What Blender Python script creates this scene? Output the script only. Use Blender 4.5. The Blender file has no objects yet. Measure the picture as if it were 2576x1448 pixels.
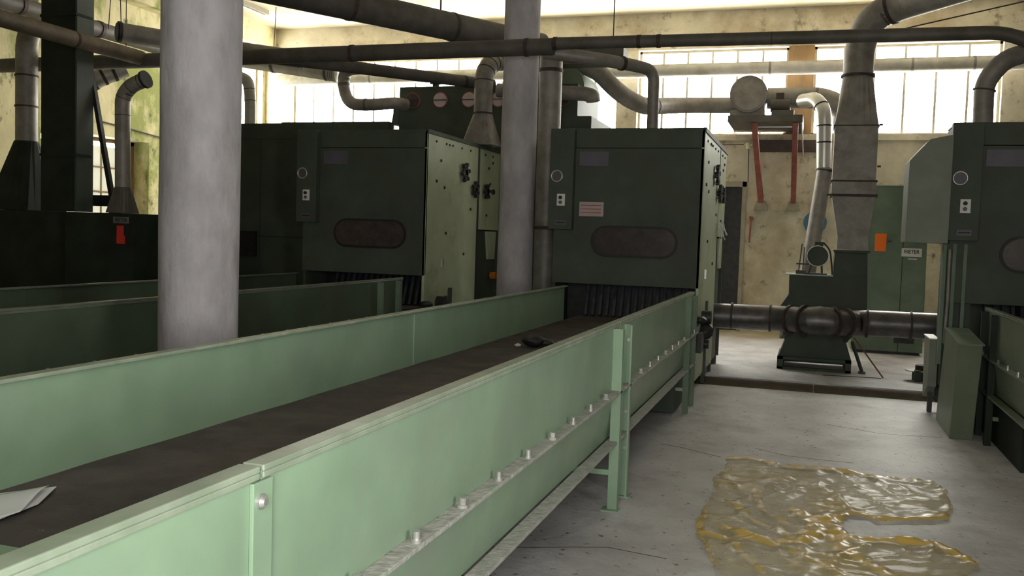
import bpy, bmesh, math, random
from mathutils import Vector, Matrix, noise
random.seed(4)
SC = bpy.context.scene
COL = SC.collection
PI = math.pi

# ------------------------------------------------------------------ camera
cam_d = bpy.data.cameras.new('camera')
cam = bpy.data.objects.new('camera', cam_d)
COL.objects.link(cam)
cam_d.sensor_width = 36.0
cam_d.lens = 36.0 * 2320.4 / 2576.0
cam_d.clip_start = 0.05
cam_d.clip_end = 200
_r = Vector((0.950697, 0.308482, 0.031847))
_u = Vector((-0.047841, 0.044421, 0.997867))
_b = Vector((0.306409, -0.950192, 0.056989))
cam.matrix_world = Matrix(((_r.x, _u.x, _b.x, 0), (_r.y, _u.y, _b.y, 0), (_r.z, _u.z, _b.z, 1.55), (0, 0, 0, 1)))
SC.camera = cam

# ------------------------------------------------------------------ light and exposure
SC.view_settings.view_transform = 'Standard'
SC.view_settings.look = 'None'
SC.view_settings.gamma = 1
SC.view_settings.use_curve_mapping = False
SC.view_settings.exposure = 0.0
SKY = 38.0
w = bpy.data.worlds.new('overcast_sky')
SC.world = w
w.use_nodes = True
w.node_tree.nodes['Background'].inputs[0].default_value = (1.0, 0.985, 0.965, 1)
w.node_tree.nodes['Background'].inputs[1].default_value = SKY


def portal(name, loc, rot, sx, sy):
    l = bpy.data.lights.new(name, 'AREA')
    l.shape = 'RECTANGLE'
    l.size = sx
    l.size_y = sy
    l.cycles.is_portal = True
    o = bpy.data.objects.new(name, l)
    o.location = loc
    o.rotation_euler = rot
    COL.objects.link(o)


portal('daylight_far_windows', (-3.8, 16.83, 4.17), (-PI / 2, 0, 0), 13.2, 1.5)
portal('daylight_near_window', (.1, -1.0, 1.9), (PI / 2, 0, 0), 1.0, 2.0)
portal('daylight_right_window', (3.52, -.08, 1.9), (0, PI / 2, 0), 2.1, 1.45)
portal('daylight_left_door', (-11.25, 11.96, 1.45), (0, -PI / 2, 0), 2.9, 2.2)

# ------------------------------------------------------------------ materials
MATS = {}


def mat(name, col, rough=0.6, metal=0.0, var=0.12, scale=6.0, bump=0.0, bscale=40.0, spec=0.5,
        stain=None, stain_scale=1.5, stain_lo=0.5, stain_hi=0.65, stretch=(1, 1, 1), stain2=None, s2_scale=20, s2_lo=.62, s2_hi=.7):
    m = bpy.data.materials.new(name)
    m.use_nodes = True
    nt = m.node_tree
    N, L = nt.nodes, nt.links
    p = N['Principled BSDF']
    p.inputs['Roughness'].default_value = rough
    p.inputs['Metallic'].default_value = metal
    p.inputs['Specular IOR Level'].default_value = spec
    tc = N.new('ShaderNodeTexCoord')
    mp = N.new('ShaderNodeMapping')
    mp.inputs['Scale'].default_value = stretch
    L.new(tc.outputs['Object'], mp.inputs['Vector'])
    n1 = N.new('ShaderNodeTexNoise')
    n1.inputs['Scale'].default_value = scale
    n1.inputs['Detail'].default_value = 6
    n1.inputs['Roughness'].default_value = 0.6
    L.new(mp.outputs[0], n1.inputs['Vector'])
    r = N.new('ShaderNodeValToRGB')
    a = tuple(max(0, c * (1 - var * 1.6)) for c in col) + (1,)
    b = tuple(min(1, c * (1 + var * 1.6)) for c in col) + (1,)
    r.color_ramp.elements[0].position = 0.3
    r.color_ramp.elements[0].color = a
    r.color_ramp.elements[1].position = 0.7
    r.color_ramp.elements[1].color = b
    L.new(n1.outputs['Fac'], r.inputs['Fac'])
    out = r.outputs['Color']

    def overlay(out, colr, sc, lo, hi, seed):
        n2 = N.new('ShaderNodeTexNoise')
        n2.noise_dimensions = '4D'
        n2.inputs['W'].default_value = seed
        n2.inputs['Scale'].default_value = sc
        n2.inputs['Detail'].default_value = 7
        n2.inputs['Roughness'].default_value = 0.65
        L.new(mp.outputs[0], n2.inputs['Vector'])
        mr = N.new('ShaderNodeMapRange')
        mr.inputs[1].default_value = lo
        mr.inputs[2].default_value = hi
        L.new(n2.outputs['Fac'], mr.inputs[0])
        mx = N.new('ShaderNodeMix')
        mx.data_type = 'RGBA'
        L.new(mr.outputs[0], mx.inputs['Factor'])
        L.new(out, mx.inputs['A'])
        mx.inputs['B'].default_value = tuple(colr) + (1,)
        return mx.outputs['Result']
    if stain:
        out = overlay(out, stain, stain_scale, stain_lo, stain_hi, 3.1)
    if stain2:
        out = overlay(out, stain2, s2_scale, s2_lo, s2_hi, 8.7)
    L.new(out, p.inputs['Base Color'])
    if bump:
        n3 = N.new('ShaderNodeTexNoise')
        n3.inputs['Scale'].default_value = bscale
        n3.inputs['Detail'].default_value = 5
        L.new(mp.outputs[0], n3.inputs['Vector'])
        bp = N.new('ShaderNodeBump')
        bp.inputs['Strength'].default_value = bump
        bp.inputs['Distance'].default_value = 0.02
        L.new(n3.outputs['Fac'], bp.inputs['Height'])
        L.new(bp.outputs[0], p.inputs['Normal'])
    MATS[name] = m
    return m


GREEN = mat('light_green_enamel', (0.27, 0.395, 0.275), 0.36, var=.08, scale=3, stain=(.27, .34, .27), stain_scale=2.2, stain_lo=.5, stain_hi=.75,
            stain2=(.2, .12, .08), s2_scale=30, s2_lo=.74, s2_hi=.78)
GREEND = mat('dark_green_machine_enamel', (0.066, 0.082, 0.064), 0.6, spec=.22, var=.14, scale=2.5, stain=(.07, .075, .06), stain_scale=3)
BLKGRN = mat('blackish_green_enamel', (0.020, 0.026, 0.020), 0.7, spec=.2, var=.2, scale=3)
GREENS = mat('window_lit_green_enamel', (0.44, 0.50, 0.34), 0.5, var=.08, scale=3, stain=(.24, .27, .17), stain_scale=2.4, stain_lo=.55, stain_hi=.75,  # machine green made paler to paint in window light on this side
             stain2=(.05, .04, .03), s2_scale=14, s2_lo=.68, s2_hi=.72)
GREENF = mat('mid_green_cabinet_enamel', (0.15, 0.205, 0.15), 0.6, spec=.25, var=.12, scale=3)
GREYB = mat('grey_green_box_enamel', (0.20, 0.215, 0.18), 0.6, spec=.25, var=.08, scale=4)
EDGE = mat('worn_rail_edge', (0.31, 0.37, 0.29), 0.38, var=.12, scale=9, stain=(.25, .32, .23), stain_scale=5, stain2=(.22, .12, .07), s2_scale=18, s2_lo=.69, s2_hi=.74)
DUST = mat('dusty_ledge', (0.42, 0.42, 0.40), 0.9, var=.15, scale=20, stain=(.30, .40, .29), stain_scale=9, stain_lo=.55, stain_hi=.65, bump=.4,
           stain2=(.3, .08, .05), s2_scale=12, s2_lo=.70, s2_hi=.73)
BELT = mat('dirty_conveyor_belt', (0.090, 0.077, 0.072), 0.85, var=.2, scale=5, bump=.3, bscale=90, stain=(.13, .11, .11), stain_scale=3,
           stain2=(.3, .29, .28), s2_scale=16, s2_lo=.735, s2_hi=.76)
BLACK = mat('greasy_black', (0.02, 0.02, 0.022), 0.5, var=.3, scale=12)
LATT = mat('dark_lattice_steel', (0.05, 0.055, 0.075), 0.4, metal=.3, var=.3, scale=12)
GALV = mat('dusty_galvanised_duct', (0.27, 0.25, 0.235), 0.55, metal=.25, var=.14, scale=7, stain=(.20, .18, .16), stain_scale=4)
GALVL = mat('pale_galvanised_duct', (0.50, 0.49, 0.45), 0.5, metal=.25, var=.1, scale=5, stain=(.38, .35, .28), stain_scale=3)
GALVD = mat('dark_shaded_duct', (0.12, 0.108, 0.10), 0.6, metal=.2, var=.15, scale=6, stain=(.085, .08, .06), stain_scale=3)  # galvanised tone darkened to put backlit shade into the colour
GALVR = mat('rust_tinged_duct', (0.15, 0.115, 0.08), 0.65, metal=.1, var=.25, scale=5, stain=(.12, .115, .08), stain_scale=2)
SHINY = mat('bright_new_galvanised', (0.68, 0.68, 0.66), 0.3, metal=.6, var=.06)
CLAMP = mat('rusty_clamp', (0.055, 0.036, 0.032), 0.7, var=.3, scale=20)
REDB = mat('red_oxide_steel', (0.28, 0.085, 0.065), 0.6, var=.2, scale=8)
CONC = mat('grey_concrete_pillar', (0.44, 0.42, 0.455), 0.9, var=.19, scale=3.2, stretch=(1, 1, .45), bump=.35, bscale=22, stain=(.33, .31, .33), stain_scale=4, stain_lo=.5, stain_hi=.7,
           stain2=(.24, .21, .22), s2_scale=9, s2_lo=.66, s2_hi=.72)
WALL = mat('stained_cream_plaster', (0.60, 0.55, 0.43), 0.92, var=.12, scale=2.2, bump=.25, bscale=14, stain=(.44, .37, .26), stain_scale=1.3, stain_lo=.48, stain_hi=.62,
           stain2=(.25, .21, .14), s2_scale=5, s2_lo=.56, s2_hi=.68)
WALLL = mat('mouldy_yellow_plaster', (0.62, 0.56, 0.33), 0.92, var=.12, scale=2.5, bump=.3, bscale=12, stain=(.27, .29, .09), stain_scale=1.1, stain_lo=.49, stain_hi=.58,
            stain2=(.11, .10, .05), s2_scale=4.2, s2_lo=.57, s2_hi=.66, stretch=(1, 1, .6))
CEIL = mat('stained_cream_ceiling', (0.56, 0.51, 0.385), 0.92, var=.08, scale=1.2, stain=(.45, .37, .23), stain_scale=.9, stain_lo=.5, stain_hi=.65, bump=.15, bscale=8,
           stain2=(.5, .42, .28), s2_scale=3, s2_lo=.60, s2_hi=.75, stretch=(1, .35, 1))
BROWN = mat('brown_board', (0.26, 0.16, 0.075), 0.8, var=.2, scale=4, stretch=(1, 1, .3))
DKBRN = mat('dark_brown_panel', (0.06, 0.045, 0.04), 0.7, var=.2)
FRAME = mat('weathered_window_frame', (0.32, 0.29, 0.22), 0.7, var=.1)
WHITE = mat('white_paint', (0.72, 0.72, 0.70), 0.5, var=.03)
PAPER = mat('white_paper', (0.78, 0.79, 0.83), 0.8, var=.02)
PINK = mat('pinkish_notice_paper', (0.46, 0.36, 0.36), 0.7, var=.06)
ORANGE = mat('orange_paper', (1.0, 0.20, 0.02), 0.8, var=.02)
REDT = mat('red_tape', (0.60, 0.03, 0.02), 0.6, var=.05)
BLUE = mat('blue_disc', (0.07, 0.16, 0.28), 0.6, var=.1)
DARKGL = mat('brown_tinted_glass', (0.055, 0.043, 0.043), 0.25, var=.2, scale=10)
PORT = mat('milky_pink_glass', (0.55, 0.45, 0.46), 0.25, var=.08)
RUB = mat('black_rubber', (0.012, 0.012, 0.012), 0.6)
STEELB = mat('bare_bolt_steel', (0.55, 0.55, 0.54), 0.35, metal=.7, var=.1)
GALVF = mat('dark_floor_pipe_metal', (0.13, 0.12, 0.125), 0.38, metal=.55, var=.2, scale=9, bump=.25, bscale=6, stain=(.09, .085, .085), stain_scale=4)
WOOD = mat('reddish_wood_rod', (0.20, 0.09, 0.05), 0.7, var=.2)
PURPLE = mat('dull_nameplate', (0.10, 0.09, 0.12), 0.5)
DOORW = mat('painted_door', (0.50, 0.50, 0.44), 0.6, var=.06)
INKB = mat('black_print', (0.015, 0.015, 0.015), 0.6)
LINT = mat('white_lint', (0.7, 0.7, 0.66), 0.95)
INSUL = mat('cream_ceramic', (0.7, 0.66, 0.45), 0.4)


def floor_mat():
    m = mat('dusty_grey_concrete_floor', (0.58, 0.57, 0.59), 0.50, var=.13, scale=1.6, bump=.22, bscale=25, spec=.35,
            stain=(.40, .39, .41), stain_scale=2.4, stain_lo=.48, stain_hi=.68, stain2=(.14, .13, .14), s2_scale=17, s2_lo=.60, s2_hi=.66)
    nt = m.node_tree
    N, L = nt.nodes, nt.links
    p = N['Principled BSDF']
    src = p.inputs['Base Color'].links[0].from_socket
    tc = N.new('ShaderNodeTexCoord')
    sp = N.new('ShaderNodeSeparateXYZ')
    L.new(tc.outputs['Object'], sp.inputs[0])
    nz = N.new('ShaderNodeTexNoise')
    nz.inputs['Scale'].default_value = 1.3
    nz.inputs['Detail'].default_value = 6
    L.new(tc.outputs['Object'], nz.inputs['Vector'])
    ad = N.new('ShaderNodeMath')
    ad.operation = 'MULTIPLY_ADD'
    ad.inputs[1].default_value = 3.2
    L.new(nz.outputs['Fac'], ad.inputs[0])
    L.new(sp.outputs['Y'], ad.inputs[2])
    mr = N.new('ShaderNodeMapRange')
    mr.inputs[1].default_value = 16.6
    mr.inputs[2].default_value = 18.2
    L.new(ad.outputs[0], mr.inputs[0])
    mx = N.new('ShaderNodeMix')
    mx.data_type = 'RGBA'
    L.new(mr.outputs[0], mx.inputs['Factor'])
    L.new(src, mx.inputs['A'])
    mx.inputs['B'].default_value = (.40, .33, .20, 1)
    L.new(mx.outputs['Result'], p.inputs['Base Color'])
    return m


FLOOR = floor_mat()
CHAN = mat('rusty_channel_plate', (0.075, 0.052, 0.042), 0.85, var=.25, scale=5, stain=(.085, .08, .04), stain_scale=2)


def glass_mat(name, tint, gloss=.08):
    m = bpy.data.materials.new(name)
    m.use_nodes = True
    nt = m.node_tree
    N, L = nt.nodes, nt.links
    N.remove(N['Principled BSDF'])
    t = N.new('ShaderNodeBsdfTransparent')
    nz = N.new('ShaderNodeTexNoise')
    nz.inputs['Scale'].default_value = 3
    mr = N.new('ShaderNodeMix')
    mr.data_type = 'RGBA'
    L.new(nz.outputs['Fac'], mr.inputs['Factor'])
    mr.inputs['A'].default_value = tuple(c * .94 for c in tint) + (1,)
    mr.inputs['B'].default_value = tuple(tint) + (1,)
    L.new(mr.outputs['Result'], t.inputs[0])
    g = N.new('ShaderNodeBsdfGlossy')
    g.inputs['Roughness'].default_value = .15
    mx = N.new('ShaderNodeMixShader')
    mx.inputs[0].default_value = gloss
    L.new(t.outputs[0], mx.inputs[1])
    L.new(g.outputs[0], mx.inputs[2])
    L.new(mx.outputs[0], N['Material Output'].inputs[0])
    return m


GLASS = glass_mat('dusty_window_glass', (.95, .95, .92))


def frosted():
    m = bpy.data.materials.new('whitewashed_door_glass')
    m.use_nodes = True
    nt = m.node_tree
    N, L = nt.nodes, nt.links
    N.remove(N['Principled BSDF'])
    a = N.new('ShaderNodeBsdfTranslucent')
    nz = N.new('ShaderNodeTexNoise')
    nz.inputs['Scale'].default_value = 4
    mr = N.new('ShaderNodeMix')
    mr.data_type = 'RGBA'
    L.new(nz.outputs['Fac'], mr.inputs['Factor'])
    mr.inputs['A'].default_value = (.09, .09, .08, 1)
    mr.inputs['B'].default_value = (.12, .12, .105, 1)
    L.new(mr.outputs['Result'], a.inputs[0])
    b = N.new('ShaderNodeBsdfDiffuse')
    b.inputs[0].default_value = (.4, .4, .36, 1)
    mx = N.new('ShaderNodeAddShader')
    L.new(a.outputs[0], mx.inputs[0])
    L.new(b.outputs[0], mx.inputs[1])
    L.new(mx.outputs[0], N['Material Output'].inputs[0])
    return m


FROST = frosted()

# ------------------------------------------------------------------ geometry helpers
def V(*a):
    return Vector(a)


class MB:
    """collects world-space geometry; build() links one mesh object"""

    def __init__(s):
        s.v = []
        s.f = []
        s.mi = []
        s.sm = []

    def add(s, verts, faces, mi=0, smooth=False):
        o = len(s.v)
        s.v += [Vector(p) for p in verts]
        s.f += [[i + o for i in f] for f in faces]
        s.mi += [mi] * len(faces)
        s.sm += [smooth] * len(faces)
        return s

    def box(s, x0, y0, z0, x1, y1, z1, mi=0):
        x0, x1 = min(x0, x1), max(x0, x1)
        y0, y1 = min(y0, y1), max(y0, y1)
        z0, z1 = min(z0, z1), max(z0, z1)
        v = [(x0, y0, z0), (x1, y0, z0), (x1, y1, z0), (x0, y1, z0), (x0, y0, z1), (x1, y0, z1), (x1, y1, z1), (x0, y1, z1)]
        return s.add(v, [(0, 3, 2, 1), (4, 5, 6, 7), (0, 1, 5, 4), (1, 2, 6, 5), (2, 3, 7, 6), (3, 0, 4, 7)], mi)

    def prism(s, poly, axis, a, b, mi=0):
        """poly of 2D points; axis 'y': (x,z) extruded along y, 'x': (y,z) along x, 'z': (x,y) along z"""
        def P(p, t):
            return {'y': (p[0], t, p[1]), 'x': (t, p[0], p[1]), 'z': (p[0], p[1], t)}[axis]
        n = len(poly)
        v = [P(p, a) for p in poly] + [P(p, b) for p in poly]
        f = [list(range(n)), list(range(2 * n - 1, n - 1, -1))] + [(i, (i + 1) % n, n + (i + 1) % n, n + i) for i in range(n)]
        return s.add(v, f, mi)

    def bar(s, a, b, w, h=None, mi=0):
        """box-section bar from a to b"""
        a, b = Vector(a), Vector(b)
        h = h or w
        d = (b - a).normalized()
        up = V(0, 0, 1) if abs(d.z) < .95 else V(0, 1, 0)
        sx = d.cross(up).normalized() * w / 2
        sy = sx.cross(d).normalized() * h / 2
        v = [a - sx - sy, a + sx - sy, a + sx + sy, a - sx + sy, b - sx - sy, b + sx - sy, b + sx + sy, b - sx + sy]
        return s.add(v, [(0, 3, 2, 1), (4, 5, 6, 7), (0, 1, 5, 4), (1, 2, 6, 5), (2, 3, 7, 6), (3, 0, 4, 7)], mi)

    def tube(s, path, r, n=20, cap=True, mi=0, smooth=True):
        """round tube along path; r float or list"""
        P = [Vector(p) for p in path]
        m = len(P)
        R = r if isinstance(r, (list, tuple)) else [r] * m
        T = []
        for i in range(m):
            t = (P[min(i + 1, m - 1)] - P[max(i - 1, 0)])
            T.append(t.normalized())
        ref = V(0, 0, 1) if abs(T[0].z) < .9 else V(1, 0, 0)
        nrm = T[0].cross(ref).normalized()
        vs, fs = [], []
        for i in range(m):
            if i:
                nrm = (nrm - T[i] * nrm.dot(T[i])).normalized()
            bn = T[i].cross(nrm)
            for k in range(n):
                a = 2 * PI * k / n
                vs.append(P[i] + (nrm * math.cos(a) + bn * math.sin(a)) * R[i])
        for i in range(m - 1):
            for k in range(n):
                fs.append((i * n + k, i * n + (k + 1) % n, (i + 1) * n + (k + 1) % n, (i + 1) * n + k))
        s.add(vs, fs, mi, smooth)
        if cap:
            s.add(vs[:n], [list(range(n - 1, -1, -1))], mi)
            s.add(vs[-n:], [list(range(n))], mi)
        return s

    def cyl(s, a, b, r, n=20, r2=None, mi=0):
        return s.tube([a, b], [r, r if r2 is None else r2], n, True, mi)

    def loft(s, rings, mi=0, smooth=False, cap=True):
        n = len(rings[0])
        vs = [p for r in rings for p in r]
        fs = []
        for i in range(len(rings) - 1):
            for k in range(n):
                fs.append((i * n + k, i * n + (k + 1) % n, (i + 1) * n + (k + 1) % n, (i + 1) * n + k))
        s.add(vs, fs, mi, smooth)
        if cap:
            s.add(rings[0], [list(range(n - 1, -1, -1))], mi)
            s.add(rings[-1], [list(range(n))], mi)
        return s

    def build(s, name, mats, parent=None, kind=None, bevel=0):
        base = wbase(parent)
        me = bpy.data.meshes.new(name)
        me.from_pydata([v - base for v in s.v], [], s.f)
        if not isinstance(mats, (list, tuple)):
            mats = [mats]
        for m in mats:
            me.materials.append(m)
        me.polygons.foreach_set('material_index', s.mi)
        me.polygons.foreach_set('use_smooth', s.sm)
        bm = bmesh.new()
        bm.from_mesh(me)
        bmesh.ops.recalc_face_normals(bm, faces=bm.faces)
        bm.to_mesh(me)
        bm.free()
        me.update()
        o = bpy.data.objects.new(name, me)
        COL.objects.link(o)
        if parent:
            o.parent = parent
        if kind:
            o['kind'] = kind
        if bevel:
            b = o.modifiers.new('edge', 'BEVEL')
            b.width = bevel
            b.segments = 2
            b.limit_method = 'ANGLE'
        return o


def wbase(o):
    b = Vector((0, 0, 0))
    while o is not None:
        b += o.location
        o = o.parent
    return b


def thing(name, label, cat, loc, group=None):
    o = bpy.data.objects.new(name, None)
    o.empty_display_size = .2
    COL.objects.link(o)
    o.location = loc
    return tag(o, label, cat, group)


def tag(o, label, cat, group=None):
    o['label'] = label
    o['category'] = cat
    if group:
        o['group'] = group
    return o


def lab(o, t):
    o['label'] = t
    return o


def copy_tree(o, parent=None):
    c = o.copy()
    COL.objects.link(c)
    c.parent = parent
    for ch in list(o.children):
        copy_tree(ch, c)
    return c


def smooth_path(pts, rad=0.2, seg=6):
    """round the corners of a polyline"""
    P = [Vector(p) for p in pts]
    out = [P[0]]
    for i in range(1, len(P) - 1):
        a, b, c = P[i - 1], P[i], P[i + 1]
        r = rad[i] if isinstance(rad, (list, tuple)) else rad
        d = min(r, (a - b).length * .49, (c - b).length * .49)
        s0 = b + (a - b).normalized() * d
        s1 = b + (c - b).normalized() * d
        for k in range(seg + 1):
            t = k / seg
            out.append(s0 * (1 - t) ** 2 + b * 2 * t * (1 - t) + s1 * t ** 2)
    out.append(P[-1])
    return out


def along(path, s):
    """point and direction at distance s on a path"""
    for i in range(len(path) - 1):
        l = (path[i + 1] - path[i]).length
        if s <= l or i == len(path) - 2:
            return path[i] + (path[i + 1] - path[i]) * (s / max(l, 1e-6)), (path[i + 1] - path[i]).normalized()
        s -= l


def duct(name, label, pts, r, m, rad=.25, clamps=(), cm=None, cr=1.09, cw=.02, group=None, cat='pipe', seams=(), r_end=None):
    """a round duct as one thing: its pipe and its clamps"""
    path = smooth_path(pts, rad)
    t = thing(name, label, cat, path[0], group)
    rr = r
    if r_end is not None:
        n = len(path)
        tot = sum((path[i + 1] - path[i]).length for i in range(n - 1))
        s = 0
        rr = [r]
        for i in range(n - 1):
            s += (path[i + 1] - path[i]).length
            rr.append(r + (r_end - r) * s / tot)
    MB().tube(path, rr, 24).build('pipe', m, t)
    for s in clamps:
        c, d = along(path, s)
        MB().tube([c - d * cw, c + d * cw], r * cr, 24).build('clamp', cm or CLAMP, t)
    for s in seams:
        c, d = along(path, s)
        MB().tube([c - d * .004, c + d * .004], r * 1.02, 24).build('seam', cm or CLAMP, t)
    return t


def disc_y(mb, x, y0, y1, z, r, n=24, mi=0):
    return mb.cyl((x, y0, z), (x, y1, z), r, n, mi=mi)


def text_mesh(body, size, center, parent, m, depth=.002, squeeze=1.0, bold=0.0):
    """lettering facing -Y, centred at a world point"""
    c = bpy.data.curves.new('lettering', 'FONT')
    c.body = body
    c.size = size
    c.align_x = 'CENTER'
    c.align_y = 'CENTER'
    c.extrude = depth
    c.offset = bold
    o = bpy.data.objects.new('tmp', c)
    COL.objects.link(o)
    dg = bpy.context.evaluated_depsgraph_get()
    me = bpy.data.meshes.new_from_object(o.evaluated_get(dg))
    bpy.data.objects.remove(o)
    base = wbase(parent)
    for v in me.vertices:
        x, y, z = v.co
        v.co = Vector((center[0] + x * squeeze, center[1] - z, center[2] + y)) - base
    me.materials.clear()
    me.materials.append(m)
    q = bpy.data.objects.new('lettering', me)
    COL.objects.link(q)
    q.parent = parent
    return q


# ================================================================== SETTING
FY, LX, RX, NY, CZ = 16.6, -10.8, 3.4, -.85, 5.55
# floor with a recessed channel running across at y 10.4
mb = MB()
y0, y1 = 10.14, 10.86
mb.box(LX - .6, NY - .3, -.2, RX + .3, y0, 0)
mb.box(LX - .6, y1, -.2, RX + .3, FY + .4, 0)
mb.box(LX - .6, y0, -.2, RX + .3, y1, -.035)
mb.build('floor', FLOOR, kind='structure')
mb = MB()
xs = LX + .1
while xs < RX - .2:
    mb.box(xs, y0 + .02, -.035, xs + 1.19, y1 - .02, -.012)
    xs += 1.2
mb.build('trim_1', CHAN, kind='structure')
# cracks in the slab
fl = bpy.data.objects['floor']
for pts in ([(-1.02, 6.98), (-.86, 6.93), (-.72, 6.84), (-.55, 6.74)], [(-.33, 7.15), (-.1, 7.0), (.1, 6.98), (.36, 6.98)], [(-1.6, 4.2), (-.9, 4.5), (-.6, 4.45)], [(.2, 8.4), (.6, 8.2), (1.1, 8.25)]):
    cm_ = MB()
    for a_, b_ in zip(pts[:-1], pts[1:]):
        for k in range(4):
            p_ = [a_[i] + (b_[i] - a_[i]) * k / 4 + (.012 * noise.noise(V(a_[0] * 9 + k, 3, i)) if k else 0) for i in (0, 1)]
            q_ = [a_[i] + (b_[i] - a_[i]) * (k + 1) / 4 + (.012 * noise.noise(V(a_[0] * 9 + k + 1, 3, i)) if k < 3 else 0) for i in (0, 1)]
            cm_.bar((p_[0], p_[1], .0002), (q_[0], q_[1], .0002), .007, .001)
    cm_.build('crack', CHAN, fl)
# ceiling and beams
MB().box(LX - .5, NY - .3, CZ, RX + .3, FY + .4, CZ + .2).build('ceiling', CEIL, kind='structure')
MB().box(LX, NY, 5.12, LX + .3, FY, CZ).build('trim_2', WALLL, kind='structure')
# far wall with the strip of high windows
WB, WT = 3.42, 4.92
mb = MB()
T = .34
DX0, DX1, DZ = -2.3, -1.12, 2.57
mb.box(LX - .4, FY, 0, DX0, FY + T, WB)
mb.box(DX1, FY, 0, RX + .3, FY + T, WB)
mb.box(DX0, FY, DZ, DX1, FY + T, WB)
mb.box(LX - .4, FY, WT, RX + .3, FY + T, CZ)
mb.box(LX - .4, FY, WB, -10.2, FY + T, WT)
mb.box(2.78, FY, WB, RX + .3, FY + T, WT)
mb.build('wall_far', WALL, kind='structure')
MB().box(-3.47, FY - .03, WB, -3.1, FY + T, WT).build('trim_3', WALL, kind='structure')
MB().box(-.52, FY - .02, WB, -.1, FY + T, WT).build('trim_4', BROWN, kind='structure')
MB().box(LX, FY - .06, 3.32, RX, FY, 3.42).build('trim_5', WALL, kind='structure')
MB().box(LX, FY - .10, 5.06, RX, FY, CZ).build('trim_6', WALL, kind='structure')


def window(idx, xa, xb, step):
    n = max(1, round((xb - xa) / step))
    root = MB()
    yf = FY + .16
    root.box(xa, yf - .03, WB, xb, yf + .03, WB + .04)
    root.box(xa, yf - .03, WT - .04, xb, yf + .03, WT)
    root.box(xa, yf - .03, WB, xa + .04, yf + .03, WT)
    root.box(xb - .04, yf - .03, WB, xb, yf + .03, WT)
    r = root.build('window_%d' % idx, FRAME, kind='structure')
    for i in range(1, n):
        x = xa + (xb - xa) * i / n
        MB().box(x - .018, yf - .03, WB + .04, x + .018, yf + .02, WT - .04).build('mullion', FRAME, r)
    for i in range(n):
        x, x2 = xa + (xb - xa) * i / n, xa + (xb - xa) * (i + 1) / n
        MB().box(x + .02, yf - .003, WB + .04, x2 - .02, yf + .003, WT - .04).build('pane', GLASS, r)


window(1, -10.2, -3.47, .46)
window(2, -3.1, -.52, .43)
window(3, -.1, 2.78, .48)
# dark doorway in the far wall
mb = MB()
mb.box(DX1 - .07, FY - .02, 0, DX1, FY + .1, DZ + .04)
mb.box(DX0, FY - .02, 0, DX0 + .07, FY + .1, DZ + .04)
mb.box(DX0, FY - .02, DZ - .05, DX1, FY + .1, DZ + .04)
dr = mb.build('door_1', FRAME, kind='structure')
for k in range(2):
    x = DX0 + .07 + k * .52
    MB().box(x, FY + .08, 0, x + .515, FY + .13, DZ - .05).build('door_leaf', BLACK, dr)
# left wall with a doorway
mb = MB()
A, B, DH = 10.8, 13.12, 2.92
mb.box(LX - .4, NY, 0, LX, A, CZ)
SA, SB = 15.45, 16.5
mb.box(LX - .4, B, 0, LX, SA, CZ)
mb.box(LX - .4, SB, 0, LX, FY, CZ)
mb.box(LX - .4, SA, 0, LX, SB, WB)
mb.box(LX - .4, SA, WT, LX, SB, CZ)
mb.box(LX - .4, A, DH, LX, B, CZ)
mb.build('wall_left', WALLL, kind='structure')
mb = MB()
xd = LX - .34
mb.box(xd - .03, A, 0, xd + .03, A + .06, DH)
mb.box(xd - .03, B - .34, 0, xd + .03, B, DH)
mb.box(xd - .03, A, DH - .06, xd + .03, B, DH)
dl = mb.build('door_2', BROWN, kind='structure')
m5 = MB()
m5.box(LX - .2, SA, WB, LX - .14, SA + .05, WT)
m5.box(LX - .2, SB - .05, WB, LX - .14, SB, WT)
m5.box(LX - .2, SA, WB, LX - .14, SB, WB + .04)
m5.box(LX - .2, SA, WT - .04, LX - .14, SB, WT)
w5 = m5.build('window_5', FRAME, kind='structure')
for k in range(2):
    MB().box(LX - .175, SA + .06 + k * .48, WB + .04, LX - .165, SA + .51 + k * .48, WT - .04).build('pane', GLASS, w5)
MB().box(LX - .19, SA + .505, WB + .04, LX - .15, SA + .545, WT - .04).build('mullion', FRAME, w5)
zz = [.05, .75, 1.3, 2.05, 2.45, 2.8]
yy = [A + .06, A + .56, A + 1.05, 12.38, B - .34]
for i in range(4):
    for j in range(5):
        MB().box(xd - .004, yy[i] + .012, zz[j] + .012, xd + .004, yy[i + 1] - .012, zz[j + 1] - .012).build('pane', FROST, dl)
for i in range(1, 4):
    MB().box(xd - .015, yy[i] - .012, 0, xd + .015, yy[i] + .012, DH).build('mullion', DOORW if i != 3 else BROWN, dl)
for j in range(1, 5):
    MB().box(xd - .02, A, zz[j] - .012, xd + .02, B - .3, zz[j] + .012).build('glazing_bar', BROWN, dl)
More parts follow.
